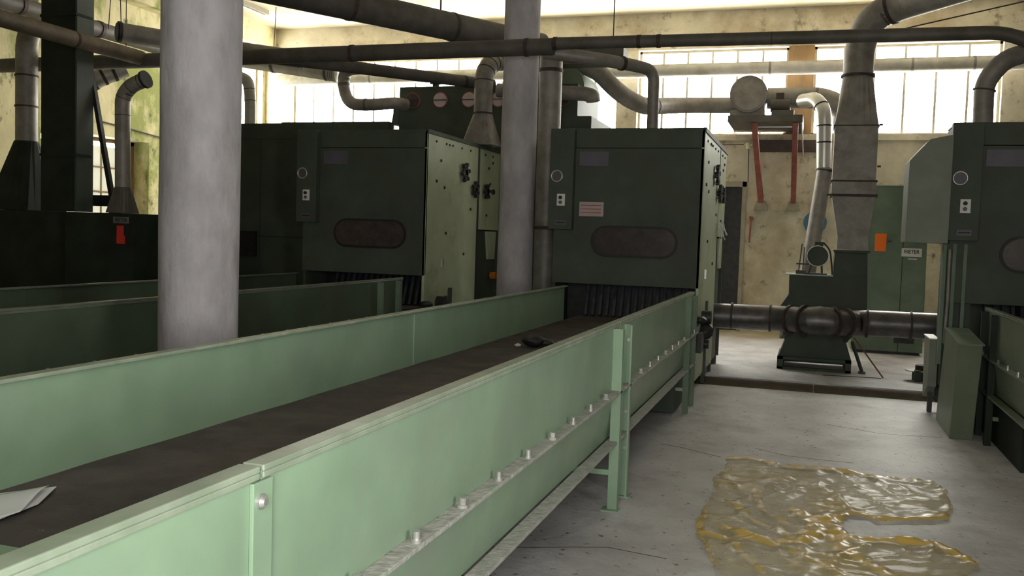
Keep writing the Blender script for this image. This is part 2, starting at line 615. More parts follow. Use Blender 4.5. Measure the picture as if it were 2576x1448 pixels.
# right wall and near wall (behind the camera), darkened to cut bounce, with unseen windows placed to light the foreground
WALLD = mat('smoke_grey_plaster', (0.16, 0.15, 0.13), 0.9, var=.15, scale=2)
mb = MB()
RA, RB, RZ0, RZ1 = -.8, .65, .85, 2.95
mb.box(RX, NY, 0, RX + .3, RA, CZ)
mb.box(RX, RB, 0, RX + .3, FY, CZ)
mb.box(RX, RA, 0, RX + .3, RB, RZ0)
mb.box(RX, RA, RZ1, RX + .3, RB, CZ)
mb.build('wall_right', WALLD, kind='structure')
mb = MB()
for z in (RZ0, RZ1 - .04):
    mb.box(RX + .12, RA, z, RX + .18, RB, z + .04)
for k in range(5):
    mb.box(RX + .12, RA + k * .3525, RZ0, RX + .18, RA + k * .3525 + .04, RZ1)
w6 = mb.build('window_6', FRAME, kind='structure')
for k in range(4):
    MB().box(RX + .145, RA + .04 + k * .3525, RZ0 + .04, RX + .15, RA + (k + 1) * .3525, RZ1 - .04).build('pane', GLASS, w6)
mb = MB()
WX0, WX1, WZ0, WZ1 = -.4, .6, .9, 2.9
mb.box(LX - .4, NY - .3, 0, WX0, NY, CZ)
mb.box(WX1, NY - .3, 0, RX + .3, NY, CZ)
mb.box(WX0, NY - .3, 0, WX1, NY, WZ0)
mb.box(WX0, NY - .3, WZ1, WX1, NY, CZ)
mb.build('wall_near', WALLD, kind='structure')
mb = MB()
for z in (WZ0, WZ1 - .04):
    mb.box(WX0, NY - .2, z, WX1, NY - .14, z + .04)
for x in (WX0, WX1 - .04, (WX0 + WX1) / 2 - .02):
    mb.box(x, NY - .2, WZ0, x + .04, NY - .14, WZ1)
wn = mb.build('window_4', FRAME, kind='structure')
for i in range(2):
    x = WX0 + .04 + i * .48
    MB().box(x, NY - .175, WZ0 + .04, x + .44, NY - .17, WZ1 - .04).build('pane', GLASS, wn)

# ================================================================== PILLARS
def pillar(x, y, r, label):
    t = thing('concrete_pillar', label, 'pillar', (x, y, 0), 'round concrete pillars')
    n = 48
    rings = []
    for i in range(41):
        z = CZ * i / 40
        rr = r
        rings.append([V(x + math.cos(2 * PI * k / n) * (rr + .006 * (noise.noise(V(k * .35, z * 1.6, x)))),
                        y + math.sin(2 * PI * k / n) * (rr + .006 * (noise.noise(V(k * .35, z * 1.6, x + 5)))), z) for k in range(n)])
    MB().loft(rings, smooth=True).build('shaft', CONC, t)
    return t


pillar(-3.2, 4.3, .212, 'thick round grey concrete pillar nearest the camera, between two conveyors')
pillar(-3.2, 10.0, .20, 'farther round grey concrete pillar beside the middle green machine')

# ================================================================== CONVEYOR
def make_conveyor():
    XR, XL, Y0, Y1, ZT = -1.04, -2.33, .35, 9.42, 1.07
    t = thing('feed_conveyor', '', 'conveyor', ((XR + XL) / 2, 4.9, 0), 'green feed conveyors')
    joints = [Y0, 1.60, 5.29, 8.9]
    for sgn, X in ((1, XR), (-1, XL)):
        for a, b in zip(joints[:-1], joints[1:]):
            g = .006
            gx = -.0
            # upper side panel with folded top flange
            MB().box(X - sgn * .012, a + g, .69, X, b - g, ZT - .012).build('side_panel', GREEN, t, bevel=.002)
            tr = MB()
            tr.box(X - sgn * .045, a + g, ZT - .014, X + sgn * .006, b - g, ZT)
            tr.box(X, a + g, ZT - .028, X + sgn * .006, b - g, ZT - .014)
            tr.build('top_rail', EDGE, t, bevel=.003)
            # ledge angle with dust
            MB().box(X - sgn * .005, a + g, .675, X + sgn * .055, b - g, .69).build('ledge', DUST, t, bevel=.003)
            # lower side panel and its bottom flange
            MB().prism([(X + sgn * .002, .675), (X + sgn * .012, .675), (X - sgn * .030, .40), (X - sgn * .040, .40)], 'y', a + g, b - g).build('lower_panel', GREEN, t)
            MB().box(X - sgn * .02, a + g, .385, X + sgn * .045, b - g, .40).build('bottom_flange', DUST if sgn > 0 else GREEN, t, bevel=.002)
        y = Y0 + .2
        k = 0
        while y < Y1 - .5:
            if min(abs(y - j) for j in joints) > .1 and min(abs(y - 5.13), abs(y - 5.45)) > .05:
                m = MB()
                m.cyl((X + sgn * .035, y, .69), (X + sgn * .035, y, .70), .017, 10)
                m.cyl((X + sgn * .035, y, .70), (X + sgn * .035, y, .722), .012, 6)
                m.build('bolt', STEELB if k % 3 else DUST, t)
            y += .355
            k += 1
        # angle posts: a pair astride the joint at y 5.29, a flat strip at 1.60, the frame at the far end
        for yp in (5.13, 5.45):
            d = 1 if yp > 5.29 else -1
            m = MB()
            m.box(X, yp - .005, 0, X + sgn * .055, yp + .005, ZT - .03)
            m.box(X + sgn * .045, yp, 0, X + sgn * .055, yp - d * .045 * 1.0, ZT - .03)
            lg = m.build('leg', GREEN, t)
            for z in (.30, .52, .95):
                MB().cyl((X + sgn * .03, yp - d * .003, z), (X + sgn * .03, yp + .014 * (1 if d < 0 else -1) - d * .003, z), .011, 8).build('bolt', STEELB, lg)
            MB().box(X - sgn * .03, yp - .04, 0, X + sgn * .07, yp + .04, .008).build('foot', GREEN, lg)
        m = MB()
        m.box(X, 1.565, 0, X + sgn * .010, 1.635, ZT - .03)
        m.box(X, 1.625, 0, X + sgn * .035, 1.635, .69)
        st = m.build('joint_strip', GREEN, t, bevel=.002)
        m = MB()
        m.cyl((X, 1.588, 1.0), (X + sgn * .016, 1.588, 1.0), .016, 20)
        m.cyl((X + sgn * .016, 1.588, 1.0), (X + sgn * .024, 1.588, 1.0), .013, 20, .008)
        m.build('bolt', STEELB, st)
        for yp in (8.3, 8.72):
            m = MB()
            m.box(X, yp, .0, X + sgn * .05, yp + .045, ZT - .03)
            m.build('leg', GREENF, t)
        # inner cover strips seen on the inside walls
        for yp in (1.60, 5.29):
            MB().box(X - sgn * .012, yp - .06, .73, X - sgn * .018, yp + .22, ZT - .02).build('cover_strip', GREEN, t)
    # far base box, crossbars
    MB().box(XL + .15, 8.2, .02, XR - .06, 9.4, .37).build('base_or_shade_box', GREEND, t)
    for yp in (5.13, 8.3):
        MB().bar((XL, yp, .22), (XR, yp, .22), .03).build('cross_tie', GREEN, t)
    # belt and its deck, near end plate
    n = 60
    m = MB()
    rows = []
    for i in range(n + 1):
        y = 1.73 + (9.55 - 1.73) * i / n
        rows.append([V(XL + .012 + (XR - XL - .024) * k / 8, y, .722 + .004 * noise.noise(V(k * .7, y * 2.5, 1)) + (0 if 0 < k < 8 else .003)) for k in range(9)])
    vs = [p for r in rows for p in r]
    fs = [(i * 9 + k, i * 9 + k + 1, (i + 1) * 9 + k + 1, (i + 1) * 9 + k) for i in range(n) for k in range(8)]
    m.add(vs, fs, smooth=True)
    m.box(XL + .014, 1.73, .69, XR - .014, 9.55, .715)
    m.build('belt', BELT, t)
    MB().box(XL + .012, Y0, .735, XR - .012, 1.74, .752).build('end_deck', GREEN, t, bevel=.002)
    MB().box(XL, Y0 - .01, .4, XR, Y0, ZT).build('end_panel', GREEN, t)
    return t


conv = make_conveyor()
conv['label'] = 'long light green feed conveyor in the foreground, paper lying on its brown belt'
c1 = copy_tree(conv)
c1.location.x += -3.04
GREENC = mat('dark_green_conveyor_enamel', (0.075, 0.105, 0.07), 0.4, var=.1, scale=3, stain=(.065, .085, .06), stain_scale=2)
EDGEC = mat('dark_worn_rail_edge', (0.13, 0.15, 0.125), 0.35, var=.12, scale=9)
GREENR = mat('shaded_olive_green_enamel', (0.14, 0.175, 0.12), 0.45, var=.1, scale=3, stain=(.12, .135, .09), stain_scale=2)  # green darkened to put shade into the colour


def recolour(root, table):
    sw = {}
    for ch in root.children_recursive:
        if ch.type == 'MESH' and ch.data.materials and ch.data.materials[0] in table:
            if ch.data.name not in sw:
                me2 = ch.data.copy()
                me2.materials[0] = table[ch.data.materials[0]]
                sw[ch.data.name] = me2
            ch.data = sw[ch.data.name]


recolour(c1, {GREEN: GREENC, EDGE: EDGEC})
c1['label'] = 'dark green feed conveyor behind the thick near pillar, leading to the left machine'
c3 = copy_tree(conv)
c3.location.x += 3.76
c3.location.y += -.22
recolour(c3, {GREEN: GREENR, EDGE: GREENR, DUST: EDGEC, GREENF: BLKGRN})  # panels, ledges and legs of this copy darkened to paint in shade
MB().box(1.47, 7.2, 0, 2.66, 9.0, .38).build('base_or_shade_box', BLKGRN, c3)  # dark box added to paint in the shade under this conveyor
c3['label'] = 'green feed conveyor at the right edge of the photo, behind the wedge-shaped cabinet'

# things on the middle belt
m = MB()
z = .733


def sheet_quad(mb, pts, z, th=.0015):
    mb.prism(pts, 'z', z, z + th)


sheet_quad(m, [(-2.285, 2.08), (-2.17, 2.235), (-2.08, 2.075), (-2.05, 1.80), (-2.2, 1.70)], .7345)
p1 = m.build('paper_sheet', PAPER)
tag(p1, 'white paper sheet lying underneath on the near belt at left edge', 'paper')
m = MB()
rows = []
P4 = [V(-2.29, 2.05, 0), V(-2.165, 2.20, 0), V(-2.05, 1.98, 0), V(-2.12, 1.78, 0)]
G = 10
for i in range(G + 1):
    for j in range(G + 1):
        u, v = i / G, j / G
        p = P4[0] * (1 - u) * (1 - v) + P4[1] * u * (1 - v) + P4[2] * u * v + P4[3] * (1 - u) * v
        rows.append(V(p.x, p.y, .737 + .012 * u * u + .006 * math.sin(v * 5)))
fs = [(i * (G + 1) + j, i * (G + 1) + j + 1, (i + 1) * (G + 1) + j + 1, (i + 1) * (G + 1) + j) for i in range(G) for j in range(G)]
m.add(rows, fs, smooth=True)
p2 = m.build('paper_sheet', PAPER)
s = p2.modifiers.new('thick', 'SOLIDIFY')
s.thickness = .001
tag(p2, 'curled white paper sheet on top of the other sheet on the near belt', 'paper')

# dark fibre clump with a white tuft
m = MB()
def blob(mb, c, rad, seed, amp=.35, n=14, squash=.55, mi=0):
    rings = []
    for i in range(1, n):
        th = PI * i / n
        rings.append([V(c[0] + rad * math.sin(th) * math.cos(2 * PI * k / 18) * (1 + amp * noise.noise(V(math.cos(2 * PI * k / 18) * 1.6 + seed, math.sin(2 * PI * k / 18) * 1.6, th * 1.5))),
                        c[1] + rad * math.sin(th) * math.sin(2 * PI * k / 18) * (1 + amp * noise.noise(V(math.cos(2 * PI * k / 18) * 1.6 + seed, math.sin(2 * PI * k / 18) * 1.6, th * 1.5))),
                        c[2] - rad * squash * math.cos(th)) for k in range(18)])
    mb.loft(rings, mi, True)


t = thing('fibre_clump', 'dark tangled clump of waste on the middle conveyor belt', 'waste', (-1.93, 6.7, .725))
blob(m, (-1.94, 6.60, .768), .085, 1)
blob(m, (-1.86, 6.64, .755), .055, 4)
m.build('clump', BLACK, t)
m = MB()
blob(m, (-2.03, 6.48, .742), .022, 7)
m.build('tuft', LINT, t)

# ================================================================== HOPPER OPENER MACHINES
def stadium(cx, cz, hw, hh, n=12):
    pts = []
    r = hh
    for k in range(n + 1):
        a = -PI / 2 + PI * k / n
        pts.append((cx + hw - r + r * math.cos(a), cz + r * math.sin(a)))
    for k in range(n + 1):
        a = PI / 2 + PI * k / n
        pts.append((cx - hw + r + r * math.cos(a), cz + r * math.sin(a)))
    return pts


def knob(t, x, y, z, r, seed):
    """dark greasy star handwheel on a side panel facing +X"""
    m = MB()
    m.cyl((x, y, z), (x + .05, y, z), r * .35, 14)
    for k in range(6):
        a = 2 * PI * k / 6 + seed
        e = (x + .035, y + math.cos(a) * r, z + math.sin(a) * r)
        m.bar((x + .035, y, z), e, .03, .03)
        m.cyl((x + .015, e[1], e[2]), (x + .055, e[1], e[2]), r * .24, 10)
    m.tube([(x + .035, y + math.cos(2 * PI * k / 20) * r * .72, z + math.sin(2 * PI * k / 20) * r * .72) for k in range(21)], .012, 8)
    m.build('handwheel', BLACK, t)


def make_opener():
    x0, x1, yf, zt = -2.62, -1.07, 9.5, 2.68
    t = thing('bale_opener', '', 'machine', ((x0 + x1) / 2, 10.8, 0), 'green bale openers')
    # front panel between z 1.07 and the top, with a top strip
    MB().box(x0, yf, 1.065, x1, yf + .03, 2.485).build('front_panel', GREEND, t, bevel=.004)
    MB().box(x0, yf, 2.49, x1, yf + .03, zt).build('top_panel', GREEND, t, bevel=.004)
    # capsule shaped window
    wx, wz = -1.755, 1.52
    fr = MB().prism(stadium(wx, wz, .455, .165), 'y', yf - .012, yf).build('window_frame', RUB, t)
    MB().prism(stadium(wx, wz, .43, .14), 'y', yf - .016, yf - .012).build('pane', DARKGL, fr)
    # control box at the left of the front
    cb = MB().box(x0 - .035, yf - .10, 1.63, -2.40, yf, zt).build('control_box', GREEND, t, bevel=.005)
    gy = yf - .10
    g = MB().tube([(-2.575 + math.cos(2 * PI * k / 28) * .058, gy - .006, 2.185 + math.sin(2 * PI * k / 28) * .058) for k in range(29)], .009, 8).build('gauge', STEELB, cb)
    disc_y(MB(), -2.575, gy - .008, gy, 2.185, .055).build('gauge_face', PURPLE, cb)
    sw = MB().box(-2.565, gy - .012, 1.875, -2.478, gy, 2.0).build('switch_plate', WHITE, cb, bevel=.003)
    disc_y(MB(), -2.525, gy - .03, gy - .012, 1.962, .018, 16).build('start_button', INKB, cb)
    disc_y(MB(), -2.525, gy - .022, gy - .012, 1.912, .018, 16).build('stop_button', PURPLE, cb)
    pl = MB().box(-2.58, gy - .006, 1.675, -2.46, gy, 1.725).build('nameplate', PURPLE, cb)
    MB().box(-2.57, gy - .008, 1.695, -2.47, gy - .006, 1.708).build('nameplate_print', INKB, cb)
    MB().box(-2.36, yf - .006, 2.30, -2.05, yf, 2.45).build('maker_plate', PURPLE, t)
    # sides
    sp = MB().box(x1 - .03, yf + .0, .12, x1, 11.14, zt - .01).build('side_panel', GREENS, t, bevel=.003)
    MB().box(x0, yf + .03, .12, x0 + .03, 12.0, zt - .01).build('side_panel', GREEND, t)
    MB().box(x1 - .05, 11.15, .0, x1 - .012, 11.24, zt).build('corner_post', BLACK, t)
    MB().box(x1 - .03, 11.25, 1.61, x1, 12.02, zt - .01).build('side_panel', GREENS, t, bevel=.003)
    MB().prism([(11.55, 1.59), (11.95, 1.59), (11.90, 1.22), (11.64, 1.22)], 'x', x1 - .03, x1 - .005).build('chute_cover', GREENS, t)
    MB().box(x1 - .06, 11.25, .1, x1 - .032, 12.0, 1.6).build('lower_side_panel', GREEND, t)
    MB().box(x0, 12.0, .1, x1, 12.03, zt - .01).build('rear_panel', GREEND, t)
    MB().box(x0, yf, zt - .004, x1, 12.03, zt + .012).build('roof_panel', GREEND, t)
    # top edge angle with bolts along the side
    MB().box(x1 - .02, yf, zt - .03, x1 + .012, 12.03, zt + .016).build('edge_angle', GREEND, t)
    for y in (9.75, 10.05, 10.15, 10.25, 10.55, 10.85, 11.4, 11.7):
        MB().cyl((x1, y, 2.585), (x1 + .012, y, 2.585), .013, 8).build('bolt', BLACK, t)
    for y, z in ((9.9, 2.38), (10.02, 2.08), (9.78, 2.14), (10.9, 1.86), (11.55, 2.42), (11.62, 2.22), (11.5, 1.80), (11.7, 2.5), (10.1, 1.55), (10.7, 1.3), (9.85, .6)):
        MB().cyl((x1, y, z), (x1 + .012, y, z), .017, 8).build('bolt', BLACK, t)
    knob(t, x1, 10.62, 2.30, .10, .2)
    knob(t, x1, 10.99, 2.11, .085, .6)
    knob(t, x1, 11.42, 2.11, .085, .1)
    MB().cyl((x1, 11.72, 2.12), (x1 + .03, 11.72, 2.12), .035, 14).build('shaft_end', BLACK, t)
    MB().box(x1, 9.98, 1.15, x1 + .02, 10.02, 1.25).build('latch', STEELB, t)
    # greasy bearings low on the side
    m = MB()
    m.box(x1, 9.42, .42, x1 + .06, 9.62, .62)
    blob(m, (x1 + .03, 9.5, .75), .07, 3)
    blob(m, (x1 + .03, 9.9, .60), .10, 5, squash=.9)
    m.cyl((x1, 9.9, .75), (x1 + .10, 9.9, .75), .07, 14)
    m.cyl((x1, 10.05, .45), (x1 + .07, 10.05, .45), .05, 14)
    m.bar((x1 + .03, 9.55, .5), (x1 + .03, 10.1, .8), .03)
    m.build('bearing', BLACK, t)
    # corner post and feet on the side
    MB().box(x1 - .02, 10.22, 0, x1 + .02, 10.31, .9).build('leg', GREEND, t)
    for x in (x0 + .02, x1 - .09):
        for y in (9.56, 11.9):
            MB().box(x, y, 0, x + .07, y + .07, .13).build('leg', GREEND, t)
    # inside below the front: steep lattice of dark slats
    MB().box(x0 + .05, 10.0, .15, x1 - .05, 10.03, 1.5).build('inner_wall', BLACK, t)
    for k in range(16):
        x = x0 + .36 + k * .075
        MB().bar((x, 9.60, .73), (x, 9.82, 1.35), .028, .028).build('lattice_slat', LATT, t)
    return t


op = make_opener()
op['label'] = 'green bale opener in the middle with pinkish notice and capsule window'
o1 = copy_tree(op)
o1.location.x += -3.03
o1['label'] = 'dark green bale opener left of the farther pillar, pale side covered in handwheels'
o3 = copy_tree(op)
o3.location.x += 3.81
o3.location.y += -.30
o3['label'] = 'dark green bale opener cut off by right edge, grey box on its left'
# extras of the middle one
nt = MB().box(-2.345, 9.494, 1.775, -2.085, 9.5, 1.925).build('notice', PINK, op)
lab(nt, 'pinkish paper notice')
for k in range(3):
    MB().box(-2.33, 9.4925, 1.885 - k * .038, -2.11, 9.494, 1.893 - k * .038).build('notice_line', REDB, nt)
# lint hanging from the far edge of its side
m = MB()
random.seed(11)
for k in range(9):
    p = V(-1.05, 11.1 + random.uniform(-.1, .15), 1.78)
    pts = [p.copy()]
    for j in range(5):
        p = p + V(random.uniform(.0, .03), random.uniform(-.05, .05), random.uniform(-.06, .0))
        pts.append(p.copy())
    m.tube(pts, .007, 5)
m.tube([(-1.04, 11.05, 1.75), (-1.02, 11.07, 1.55), (-1.03, 11.03, 1.37), (-1.02, 11.05, 1.27)], .004, 5)
m.build('lint', LINT, op, kind='stuff')
# extras of the right one: the chamfered grey box hanging at its left, posts below
m = MB()
YB = 8.98
m.prism([(.80, 1.60), (1.15, 1.60), (1.15, 2.56), (.96, 2.52), (.80, 2.33)], 'y', YB, 9.45)
gb = m.build('motor_cover', GREYB, o3, bevel=.006)
lab(gb, 'pale grey-green chamfered sheet metal cover')
for x in (1.14, 1.22, 1.31):
    MB().box(x, 9.18, .5, x + .03, 9.24, 1.6).build('post', GREENF, o3)
MB().tube([(1.185, 9.1, 1.55), (1.19, 9.1, 1.1), (1.18, 9.1, .7)], .014, 8).build('cable', GALV, o3)
MB().box(1.17, 9.26, .3, 1.40, 9.30, 1.62).build('lower_front_panel', GREEND, o3)
MB().box(1.15, 9.19, 1.55, 1.42, 9.24, 1.60).build('bottom_angle', GREEND, o3)
for ch in list(o3.children):
    nm = ch.name.split('.')[0]
    if nm in ('rear_panel', 'inner_wall', 'roof_panel') or (nm == 'side_panel' and ch.data.materials[0] == GREEND):
        bpy.data.objects.remove(ch)
MB().box(1.19, 9.23, .12, 1.22, 9.72, 2.67).build('side_panel', GREEND, o3)
MB().box(1.19, 9.72, .12, 1.80, 9.75, 2.67).build('rear_panel', GREEND, o3)
MB().box(1.80, 9.72, .12, 1.83, 11.7, 2.67).build('side_panel', GREEND, o3)
MB().box(1.80, 11.7, .1, 2.74, 11.73, 2.67).build('rear_panel', GREEND, o3)
MB().box(1.19, 9.2, 2.676, 2.74, 9.75, 2.692).build('roof_panel', GREEND, o3)
MB().box(1.80, 9.75, 2.676, 2.74, 11.73, 2.692).build('roof_panel', GREEND, o3)
# extras of the left one: orange lamp low behind the side
MB().cyl((-4.10, 11.75, 1.0), (-4.02, 11.75, 1.0), .05, 16).build('warning_lamp', mat('orange_lens', (.55, .16, .02), .3), o1)

# ================================================================== MIXING CHAMBER behind the left machine
t = thing('mixing_chamber', 'wide dark green machine housing behind thick near pillar, below the far windows', 'machine', (-6.7, 11.2, 0))
for k in range(2):
    x = -7.72 + k * 1.03
    MB().box(x + .004, 10.2, 1.44, x + 1.026, 10.23, 2.66).build('front_panel', GREEND, t, bevel=.003)
    MB().box(x + .004, 10.2, .05, x + 1.026, 10.23, 1.43).build('front_panel', GREEND, t, bevel=.003)
MB().box(-7.72, 10.2, 2.665, -5.66, 10.23, 2.86).build('top_panel', GREEND, t)
MB().box(-7.72, 10.23, .05, -5.66, 12.1, 2.86).build('body', GREEND, t)
MB().box(-6.95, 10.14, 1.18, -6.72, 10.2, 1.5).build('junction_box', BLACK, t)
MB().box(-7.6, 12.12, .05, -5.84, 12.28, 3.12).build('rear_body', GREEND, t)
for x in (-7.6, -5.8):
    MB().box(x, 10.3, 0, x + .08, 10.38, .05).build('foot', BLACK, t)

# ================================================================== CHUTE TOWER behind
t = thing('chute_tower', 'tall dark green housing with a row of round glass portholes', 'machine', (-4.4, 12.8, 0))
m = MB()
m.prism([(-5.78, 0), (-2.92, 0), (-2.92, 3.20), (-3.12, 3.20), (-3.12, 3.64), (-5.78, 3.64)], 'y', 12.32, 13.6)
m.build('body', GREEND, t, bevel=.01)
MB().prism([(-5.9, 3.10), (-5.78, 3.10), (-5.78, 3.36), (-5.86, 3.33)], 'y', 12.32, 13.0).build('bracket', GREEND, t)
m = MB()
arc = [(-3.9, 3.62)] + [(-3.5 + .42 * math.cos(a), 3.62 + .36 * math.sin(a)) for a in [PI / 2 * (1 - k / 10) for k in range(11)]]
m.prism([(-3.9, 3.62), (-3.9, 3.98)] + arc[1:], 'y', 12.5, 13.5)
m.build('rounded_hood', GREENF, t)
for i, x in enumerate((-5.56, -5.13, -4.69, -4.25, -3.33)):
    pr_ = disc_y(MB(), x, 12.30, 12.32, 3.44, .115, 28).build('porthole', REDB, t)
    pn = disc_y(MB(), x, 12.285, 12.30, 3.44, .10, 28).build('pane', PORT if i in (1, 2, 3) else DKBRN, pr_)
    MB().box(x - .10, 12.278, 3.433, x + .10, 12.286, 3.445).build('glazing_bar', CLAMP, pr_)
MB().cyl((-5.33, 12.6, 3.64), (-5.33, 12.6, 3.72), .05, 14).build('cap', GREEND, t)
MB().cyl((-5.33, 12.6, 3.72), (-5.33, 12.6, 3.74), .09, 14).build('cap_plate', GREEND, t)

# ================================================================== OVERHEAD DUCTS
duct('overhead_duct', 'long dark thin duct crossing the whole photo from left to right', [(-11, 9.4, 3.52), (-2.66, 9.4, 3.53)], .088, GALVD, clamps=(1.4, 4.2, 6.0, 8.05))
duct('overhead_duct', 'thinner dark duct run right of the farther pillar, bending down at right end',
     [(-2.66, 9.4, 3.56), (1.62, 9.4, 3.52), (1.98, 9.46, 3.32), (2.10, 9.52, 3.05), (2.10, 9.54, 2.695)], .062, GALVD, rad=.3, clamps=(.02, .9, 1.1), seams=(2.2,))
duct('branch_duct', 'grey branch duct curving down onto the roof of the middle machine',
     [(-2.8, 9.52, 3.50), (-2.25, 9.66, 3.44), (-1.92, 10.1, 3.44), (-1.75, 10.3, 3.42), (-1.75, 10.35, 2.69)], [.085] * 2 and .072, GALV, rad=.22, clamps=(.9,), r_end=.062)
duct('overhead_duct', 'wide dark duct slanting under the ceiling toward the farther pillar', [(-9.0, 2.32, 4.0), (-3.45, 11.6, 4.0)], .165, GALVD, clamps=(3.0, 7.96, 9.36), cr=1.04)
t = thing('rectangular_duct', 'short flat-ended grey duct box right behind the farther pillar', 'duct', (-3.0, 12.0, 3.9))
MB().box(-3.75, 11.9, 3.82, -2.43, 12.2, 4.02).build('casing', GALVD, t)
MB().box(-2.45, 11.89, 3.81, -2.425, 12.21, 4.03).build('end_plate', GALVD, t)
MB().cyl((-2.6, 12.05, 4.02), (-2.6, 12.05, 5.55), .008, 6).build('hanger_rod', CLAMP, t)
# dark duct from near the cross duct to the chute tower
duct('overhead_duct', 'dark slanting duct just under the long cross duct, left of farther pillar', [(-6.15, 9.42, 3.53), (-5.5, 10.1, 3.53), (-4.2, 11.9, 3.57)], .075, GALVD, rad=.3, clamps=(2.7,), cr=1.05)
# pale duct with clamps and the U bend into the tower
duct('clamped_duct', 'pale duct with ring clamps under the windows, left of the U-bend', [(-8.3, 12.0, 4.05), (-7.66, 12.0, 3.955), (-6.6, 12.0, 3.79)], .118, GALVL, clamps=(.65, 1.55), cm=GALVD, seams=(1.61, 1.64, 1.67))
duct('u_bend_duct', 'brownish U-bend duct dropping from the pale duct into the porthole housing',
     [(-6.25, 12.0, 3.86), (-6.50, 12.0, 3.84), (-6.52, 12.0, 3.6), (-6.42, 12.0, 3.36), (-6.15, 12.0, 3.34), (-5.74, 12.12, 3.38), (-5.66, 12.30, 3.38)], .085, GALV, rad=.2, clamps=(.42, .95), cm=GALVD, cr=1.05)
# clean elbow right beside the near pillar
duct('elbow_duct', 'pale elbow duct dropping behind the right edge of the thick near pillar', [(-7.6, 10.6, 3.5), (-7.16, 10.6, 3.52), (-7.12, 10.6, 3.2), (-7.12, 10.6, 2.87)], .075, GALVL, rad=.2, clamps=(.2, .32), seams=(.55, .7))
# hood duct onto the left machine
t = thing('hooded_duct', 'upright duct flaring into a square hood on the left machine roof', 'duct', (-3.98, 11.0, 2.70))
cx, cy = -4.15, 11.4
m = MB()
sc = 1.04
ring = lambda r, z, sq: [V(cx + (r * math.cos(a) if not sq else max(-r, min(r, 1.5 * r * math.cos(a)))), cy + (r * math.sin(a) if not sq else max(-r, min(r, 1.5 * r * math.sin(a)))), z) for a in [2 * PI * k / 24 + PI / 24 for k in range(24)]]
m.loft([ring(.21, 2.70, True), ring(.20, 2.74, True), ring(.125, 3.12, False)])
m.build('hood', GALV, t)
path = smooth_path([(cx, cy, 3.12), (cx, cy, 3.68), (cx + .05, cy + .3, 3.86), (cx + .2, cy + .8, 3.90)], .22)
MB().tube(path, .122, 24).build('pipe', GALV, t)
MB().tube([V(cx, cy, 3.11), V(cx, cy, 3.13)], .135, 24).build('clamp', CLAMP, t)
for s in (.42, .56, .68, .78, .88, .98):
    c, d = along(path, s)
    MB().tube([c - d * .006, c + d * .006], .127, 24).build('seam', CLAMP, t)
# upright duct between farther pillar and the middle machine
duct('upright_duct', 'upright grey duct squeezed between the farther pillar and middle machine', [(-3.02, 10.6, 3.85), (-3.02, 10.6, .0)], .135, GALV, clamps=(.35, 2.2, 3.0), cr=1.06)
# behind the middle machine, in front of the far windows
duct('horizontal_duct', 'short grey duct ending in a bend at left of the far windows', [(-4.2, 12.1, 3.53), (-3.6, 12.1, 3.50), (-2.95, 12.1, 3.46), (-2.86, 12.1, 3.43), (-2.85, 12.1, 3.36)], .095, GALV, rad=.07)
duct('swan_neck_duct', 'S-shaped grey duct falling from the cross ducts toward the round fan',
     [(-3.35, 12.6, 4.0), (-3.0, 12.8, 3.92), (-2.72, 13.2, 3.62), (-2.45, 13.6, 3.5), (-2.3, 14.4, 3.62), (-1.95, 15.2, 3.74), (-1.25, 15.3, 3.74)], .125, GALV, rad=.35, clamps=(1.9,), cm=GALV, cr=1.06)
duct('window_duct', 'pale duct running right along the inside of the far windows', [(-10.2, 16.2, 4.48), (3.35, 16.2, 4.48)], .115, GALVL, clamps=(2.0, 4.5, 9.4, 10.6, 11.6, 12.5, 13.0), cm=GALV, cr=1.03)

# left cluster under the ceiling
duct('left_overhead_duct', 'rust-tinged duct crossing in front of the tall dark chute at upper left', [(-7.84, 4.2, 3.57), (-7.84, 9.36, 3.55)], .088, GALVR, clamps=(4.1,), cr=1.03)
duct('left_overhead_duct', 'dark pipe behind the tall dark chute, hugging the left wall', [(-9.95, 6, 4.33), (-9.95, 12.3, 4.33)], .11, GALVD, clamps=(3.6, 5.0), cr=1.10, cw=.03)
t = duct('open_duct', 'grey duct with a black open end hung on wires at upper left', [(-8.62, 9.86, 4.0), (-8.0, 10.7, 3.98), (-6.75, 11.3, 3.86)], .122, GALV, rad=.3, clamps=(.02,), cm=BLACK, cr=1.12)
lab(MB().cyl((-8.628, 9.848, 4.0), (-8.622, 9.856, 4.0), .115).build('open_mouth', BLACK, t), 'black open duct mouth')
MB().tube([(-8.6, 9.9, 4.1), (-8.66, 9.9, 5.55)], .006, 6).build('hanging_wire', BLACK, t)
MB().tube([(-8.8, 9.9, 4.05), (-8.68, 9.9, 5.55)], .006, 6).build('hanging_wire', BLACK, t)
tc = duct('clamped_duct', 'short pale duct with red-brown clamp bands behind the dark strut at left', [(-8.78, 10.2, 3.60), (-9.03, 10.0, 3.45), (-9.21, 9.9, 3.30)], .115, GALVL, rad=.15, clamps=(.16, .3, .45), cr=1.05)

MB().cyl((-8.78, 10.2, 3.68), (-8.78, 10.2, 5.55), .006, 6).build('hanger_wire', CLAMP, tc)
duct('wall_cable', 'thin drooping cable on the yellow wall above the left doorway', [(-10.76, 11.9, 3.14), (-10.76, 12.6, 3.10), (-10.76, 13.3, 3.04), (-10.76, 14.2, 3.02)], .012, CLAMP, cat='cable')

